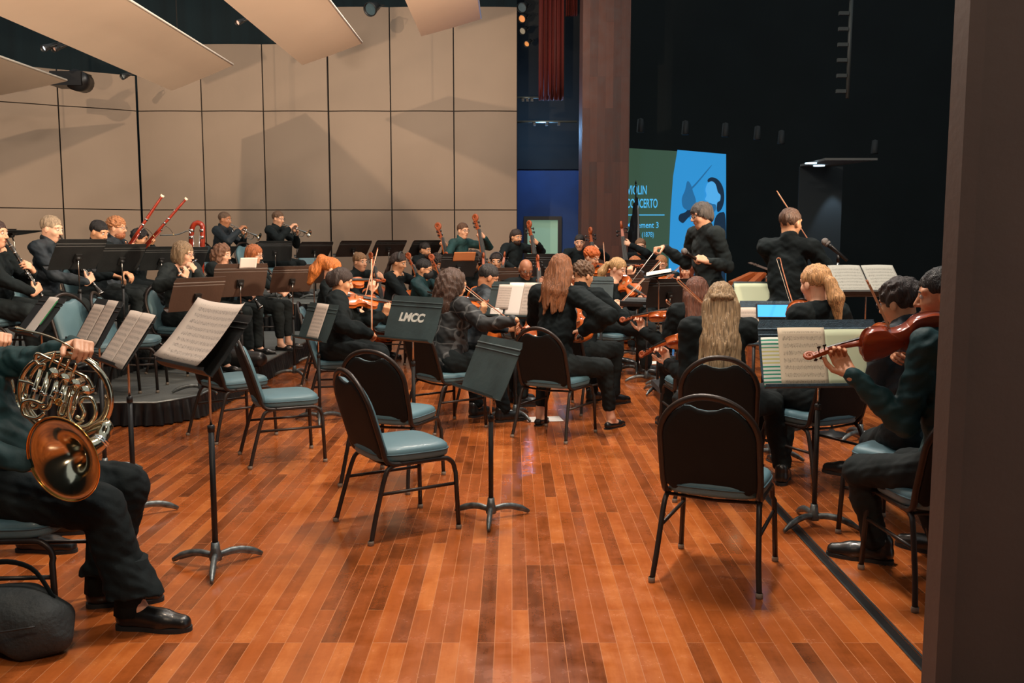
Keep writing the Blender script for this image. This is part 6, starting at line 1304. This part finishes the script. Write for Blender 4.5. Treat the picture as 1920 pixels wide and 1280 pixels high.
# ---------------------------------------------------------------- odds and ends
pd = empty('podium'); mb = MB(); c = at(1335, 560, 8.6); mb.box(V(c.x, 8.6, .125), (.95, .95, .05)); mb.build('platform', mat('podium_carpet', (34, 34, 36), .9), pd); mb = MB(); mb.box(V(c.x, 8.6, .05), (.9, .9, .10)); mb.build('base', EBONY, pd); tag(pd, 'low dark podium under the conductor', 'podium')
def mic(tip, direction, base, label, boom=True):
    r = empty('microphone_stand'); d = V(direction).normalized(); t = V(tip); mb = MB()
    q = (-d).to_track_quat('Z', 'Y').to_matrix().to_4x4()
    mb.lathe([(0, .19), (.013, .19), (.016, .03), (.019, .0)], 14, Matrix.Translation(t) @ (-(-d)).to_track_quat('-Z', 'Y').to_matrix().to_4x4()) if False else mb.tube([t+d*.035, t+d*.06, t+d*.22], [.020, .0165, .012], 12)
    mb.build('microphone_body', EBONY, r); mb = MB(); mb.ell(t, (.028, .028, .030), 14); mb.tube([t+d*.018, t+d*.034], [.0285, .024], 12); mb.build('grille', mat('mic_grille', (128, 122, 118), .45, .8, 0, .6, 400), r)
    g = t+d*.13; mb = MB(); mb.tube([g-V(0, 0, .015), g-V(0, 0, .07)], .012, 8); mb.build('clip', EBONY, r)
    mb = MB(); mb.tube([g-V(0, 0, .06), V(g.x, g.y, base+.03)], .0095, 8); mb.build('rod', CHROME, r)
    mb = MB(); mb.lathe([(0, 0), (.13, 0), (.13, .012), (.03, .03), (.012, .05), (0, .05)], 24, Matrix.Translation(V(g.x, g.y, base))); mb.build('base', STEEL, r); return tag(r, label, 'microphone')
mic(at(1547, 453, 7.2), (.55, -.2, -.5), 0, 'silver-headed microphone on a stand right of the soloist')
# wooden frame right of the conductor
wf_ = empty('wooden_frame'); WOOD = mat('orange_wood', (150, 78, 34), .4, 0, .3, .1, 20, .3, 10, stretch=(1, 6, 6))
A, B, Cc, D = at(1372, 533, 9.0), at(1410, 515, 10.2), at(1446, 516, 10.2), at(1440, 538, 9.0)
for a, b, nm in ((A, B, 'rail'), (D, Cc, 'rail'), (A, D, 'crossbar'), (B, Cc, 'crossbar'), ((A+D)/2, (B+Cc)/2, 'slat')):
    d = (b-a); mb = MB(); M_ = frame((a+b)/2, d, (0, 0, 1)); R_ = M_.to_3x3(); mb.box((a+b)/2, (.06, d.length+.05, .06), R_); mb.build(nm, WOOD, wf_)
for a in (A, B, Cc, D): mb = MB(); mb.box(V(a.x, a.y, a.z/2), (.05, .05, a.z)); mb.build('leg', WOOD, wf_)
tag(wf_, 'orange wooden open frame table between conductor and soloist', 'wooden frame')
# paper on the floor
def floor_paper(px, py, w, d, rot, label):
    p = flr(px, py); mb = MB(); mb.box(V(0, 0, .002), (w, d, .003)); o = mb.build('paper', PAPER0); o.matrix_basis = Matrix.Translation(p) @ Matrix.Rotation(rad(rot), 4, 'Z'); tag(o, label, 'paper')
floor_paper(1020, 786, .30, .22, 8, 'white sheet lying on the floor under the auburn-haired player'); floor_paper(1210, 680, .36, .25, 5, 'white sheet on the floor behind the blonde violinist\'s shoe')
# bags and cases
def sac(prims, label, name, m=None, nz=.012, fr=16, parts=None, cat='bag'):
    r = empty(name); v = vox_from(prims, .012); v.noise(nz, fr, (1, 1, 1.2), 3); lo = 0; ob('bag_body', v.mesh('bag_body', m or BLK), r)
    if parts: parts(r)
    return tag(r, label, cat)
b = flr(20, 1228); b.z = 0
BAGM = mat('bag_nylon', (40, 44, 44), .7, 0, 0, .5, 60, .35, 8)
def handle(r):
    mb = MB(); mb.tube(crom([b+V(-.2, .0, .24), b+V(-.08, .05, .33), b+V(.06, .06, .31), b+V(.15, .04, .20)], 5), .011, 8, flat=.4); mb.build('strap', BLK, r)
    mb = MB(); mb.tube(crom([b+V(-.35, -.13, .12), b+V(-.1, -.17, .14), b+V(.16, -.12, .16)], 6), .004, 6); mb.build('zip', STEEL, r)
sac([cp(b+V(-.35, 0, .11), b+V(.10, .03, .12), .10, .11, .06), cp(b+V(-.3, .05, .14), b+V(.02, .06, .17), .08, .07, .06), cp(b+V(.08, -.02, .07), b+V(.15, .02, .09), .07, .075, .05)], 'crumpled black gig bag on the floor under the nearest horn player', 'gig_bag', BAGM, .012, 15, handle)
q = at(462, 652, 9.6); q.z = .2
def caseparts(r):
    mb = MB(); mb.tube(crom([q+V(-.05, -.15, .12), q+V(0, -.19, .15), q+V(.08, -.15, .12)], 4), .010, 6); mb.build('handle', EBONY, r)
sac([cp(q+V(-.16, 0, .10), q+V(.12, 0, .08), .10, .08, .04, None), cp(q+V(-.15, .08, .08), q+V(.12, .08, .07), .08, .07, .04)], 'small black instrument case on the riser behind the woman in boots', 'instrument_case', EBONY, .002, 20, caseparts, 'case')
# quilted jacket hanging behind the flute player and a mesh basket
j = at(292, 590, 9.25); j.x -= .02
sac([cp(V(j.x, 9.35, .95), V(j.x-.02, 9.30, .45), .12, .14, .05), cp(V(j.x-.05, 9.3, .5), V(j.x-.04, 9.25, .32), .13, .09, .05)], 'black quilted jacket hanging over the chair behind the flute player', 'quilted_jacket', mat('quilted_black', (30, 34, 36), .5, 0, 0, 1.0, 45, .5, 30), .012, 40, None, 'jacket')
k_ = flr(318, 690, .2); bk_ = empty('mesh_basket'); mb = MB(); mb.lathe([(.12, 0), (.15, .26), (.155, .26), (.155, .25), (.125, .0)], 20, Matrix.Translation(k_)); mb.build('basket_wall', mat('basket_mesh', (34, 40, 42), .6, 0, 0, .8, 90), bk_)
mb = MB(); mb.tube([k_+V(.03, 0, .02), k_+V(.02, -.06, .36)], .008, 6); mb.build('handle', mat('orange_handle', (210, 110, 60), .5), bk_); tag(bk_, 'dark mesh basket on the riser beside the flute player', 'basket')
bx = flr(104, 655, .4); bx2 = empty('cardboard_box'); mb = MB(); mb.box(bx+V(0, 0, .11), (.24, .2, .22)); mb.build('carton', mat('cardboard', (176, 116, 76), .8), bx2); mb = MB(); mb.box(bx+V(0, -.101, .12), (.04, .003, .2)); mb.build('tape', mat('brown_tape', (120, 74, 50), .5), bx2); tag(bx2, 'small cardboard box on the riser behind the horns', 'box')
# contrabassoon with its curved top
cbn = empty('contrabassoon'); cb0 = at(356, 470, 12.4); sc_ = 12.4/CF
mb = MB(); pts = [at(356, 602, 12.4), at(357, 500, 12.4), at(359, 440, 12.4), at(361, 426, 12.4), at(366, 419, 12.4), at(373, 418, 12.4), at(379, 423, 12.4), at(380, 436, 12.4), at(378, 500, 12.4), at(377, 602, 12.4)]
mb.tube(crom(pts, 5), .034, 12); mb.build('body', BASSOON, cbn)
mb = MB(); mb.tube(crom([at(300, 441, 12.3), at(330, 440, 12.3), at(345, 435, 12.3), at(353, 433, 12.3), at(358, 438, 12.3)], 5), .008, 6); mb.build('crook', SILVER, cbn)
mb = MB()
for py in (432, 445, 470):
    for px in (359, 379): mb.lathe([(.034, -.02), (.038, -.018), (.038, .018), (.034, .02)], 12, Matrix.Translation(at(px, py, 12.4)))
mb.tube([at(363, 440, 12.35), at(362, 520, 12.35)], .005, 6); mb.tube([at(374, 440, 12.35), at(373, 520, 12.35)], .005, 6); mb.build('keywork', SILVER, cbn)
tag(cbn, 'upright looped contrabassoon behind the tallest bassoon', 'contrabassoon')
mb = MB(); mb.grid([[V(-.05, 0, 0), V(.05, 0, 0)], [V(-.05, .01, .06), V(.05, .01, .06)]], False, V(0, .002, 0)); 
# empty teal chairs on the highest riser and further left behind the stands
for px, Y, az, lb in ((590, 15.3, -150, 'teal empty chair behind the first stand right of the trumpets'), (668, 15.3, -150, 'teal empty chair behind the second stand right of the trumpets'), (484, 14.2, -120, 'teal empty chair between the two trumpeters')):
    c = at(px, 500, Y); chair(c.x, Y, az, lb, .6 if c.x < -2.95 else 0)
c = at(172, 600, 7.72); chair(c.x, 7.78, -106, 'empty blue-backed chair on the low riser behind the horn players', .2)
st_ = empty('drum_stool'); c = at(632, 500, 12.8); mb = MB(); mb.lathe([(0, .62), (.17, .62), (.18, .66), (.16, .69), (0, .69)], 20, Matrix.Translation(V(c.x, 12.8, 0))); mb.build('seat', EBONY, st_)
mb = MB(); mb.tube([V(c.x, 12.8, .62), V(c.x, 12.8, .2)], .015, 8); mb.build('column', STEEL, st_)
for i in range(3): a = rad(120*i+20); mb = MB(); mb.tube([V(c.x, 12.8, .4), V(c.x+.25*CT(a), 12.8+.25*ST(a), .01)], .01, 6); mb.build('leg', STEEL, st_)
tag(st_, 'black round stool behind the topknotted cellist', 'stool')
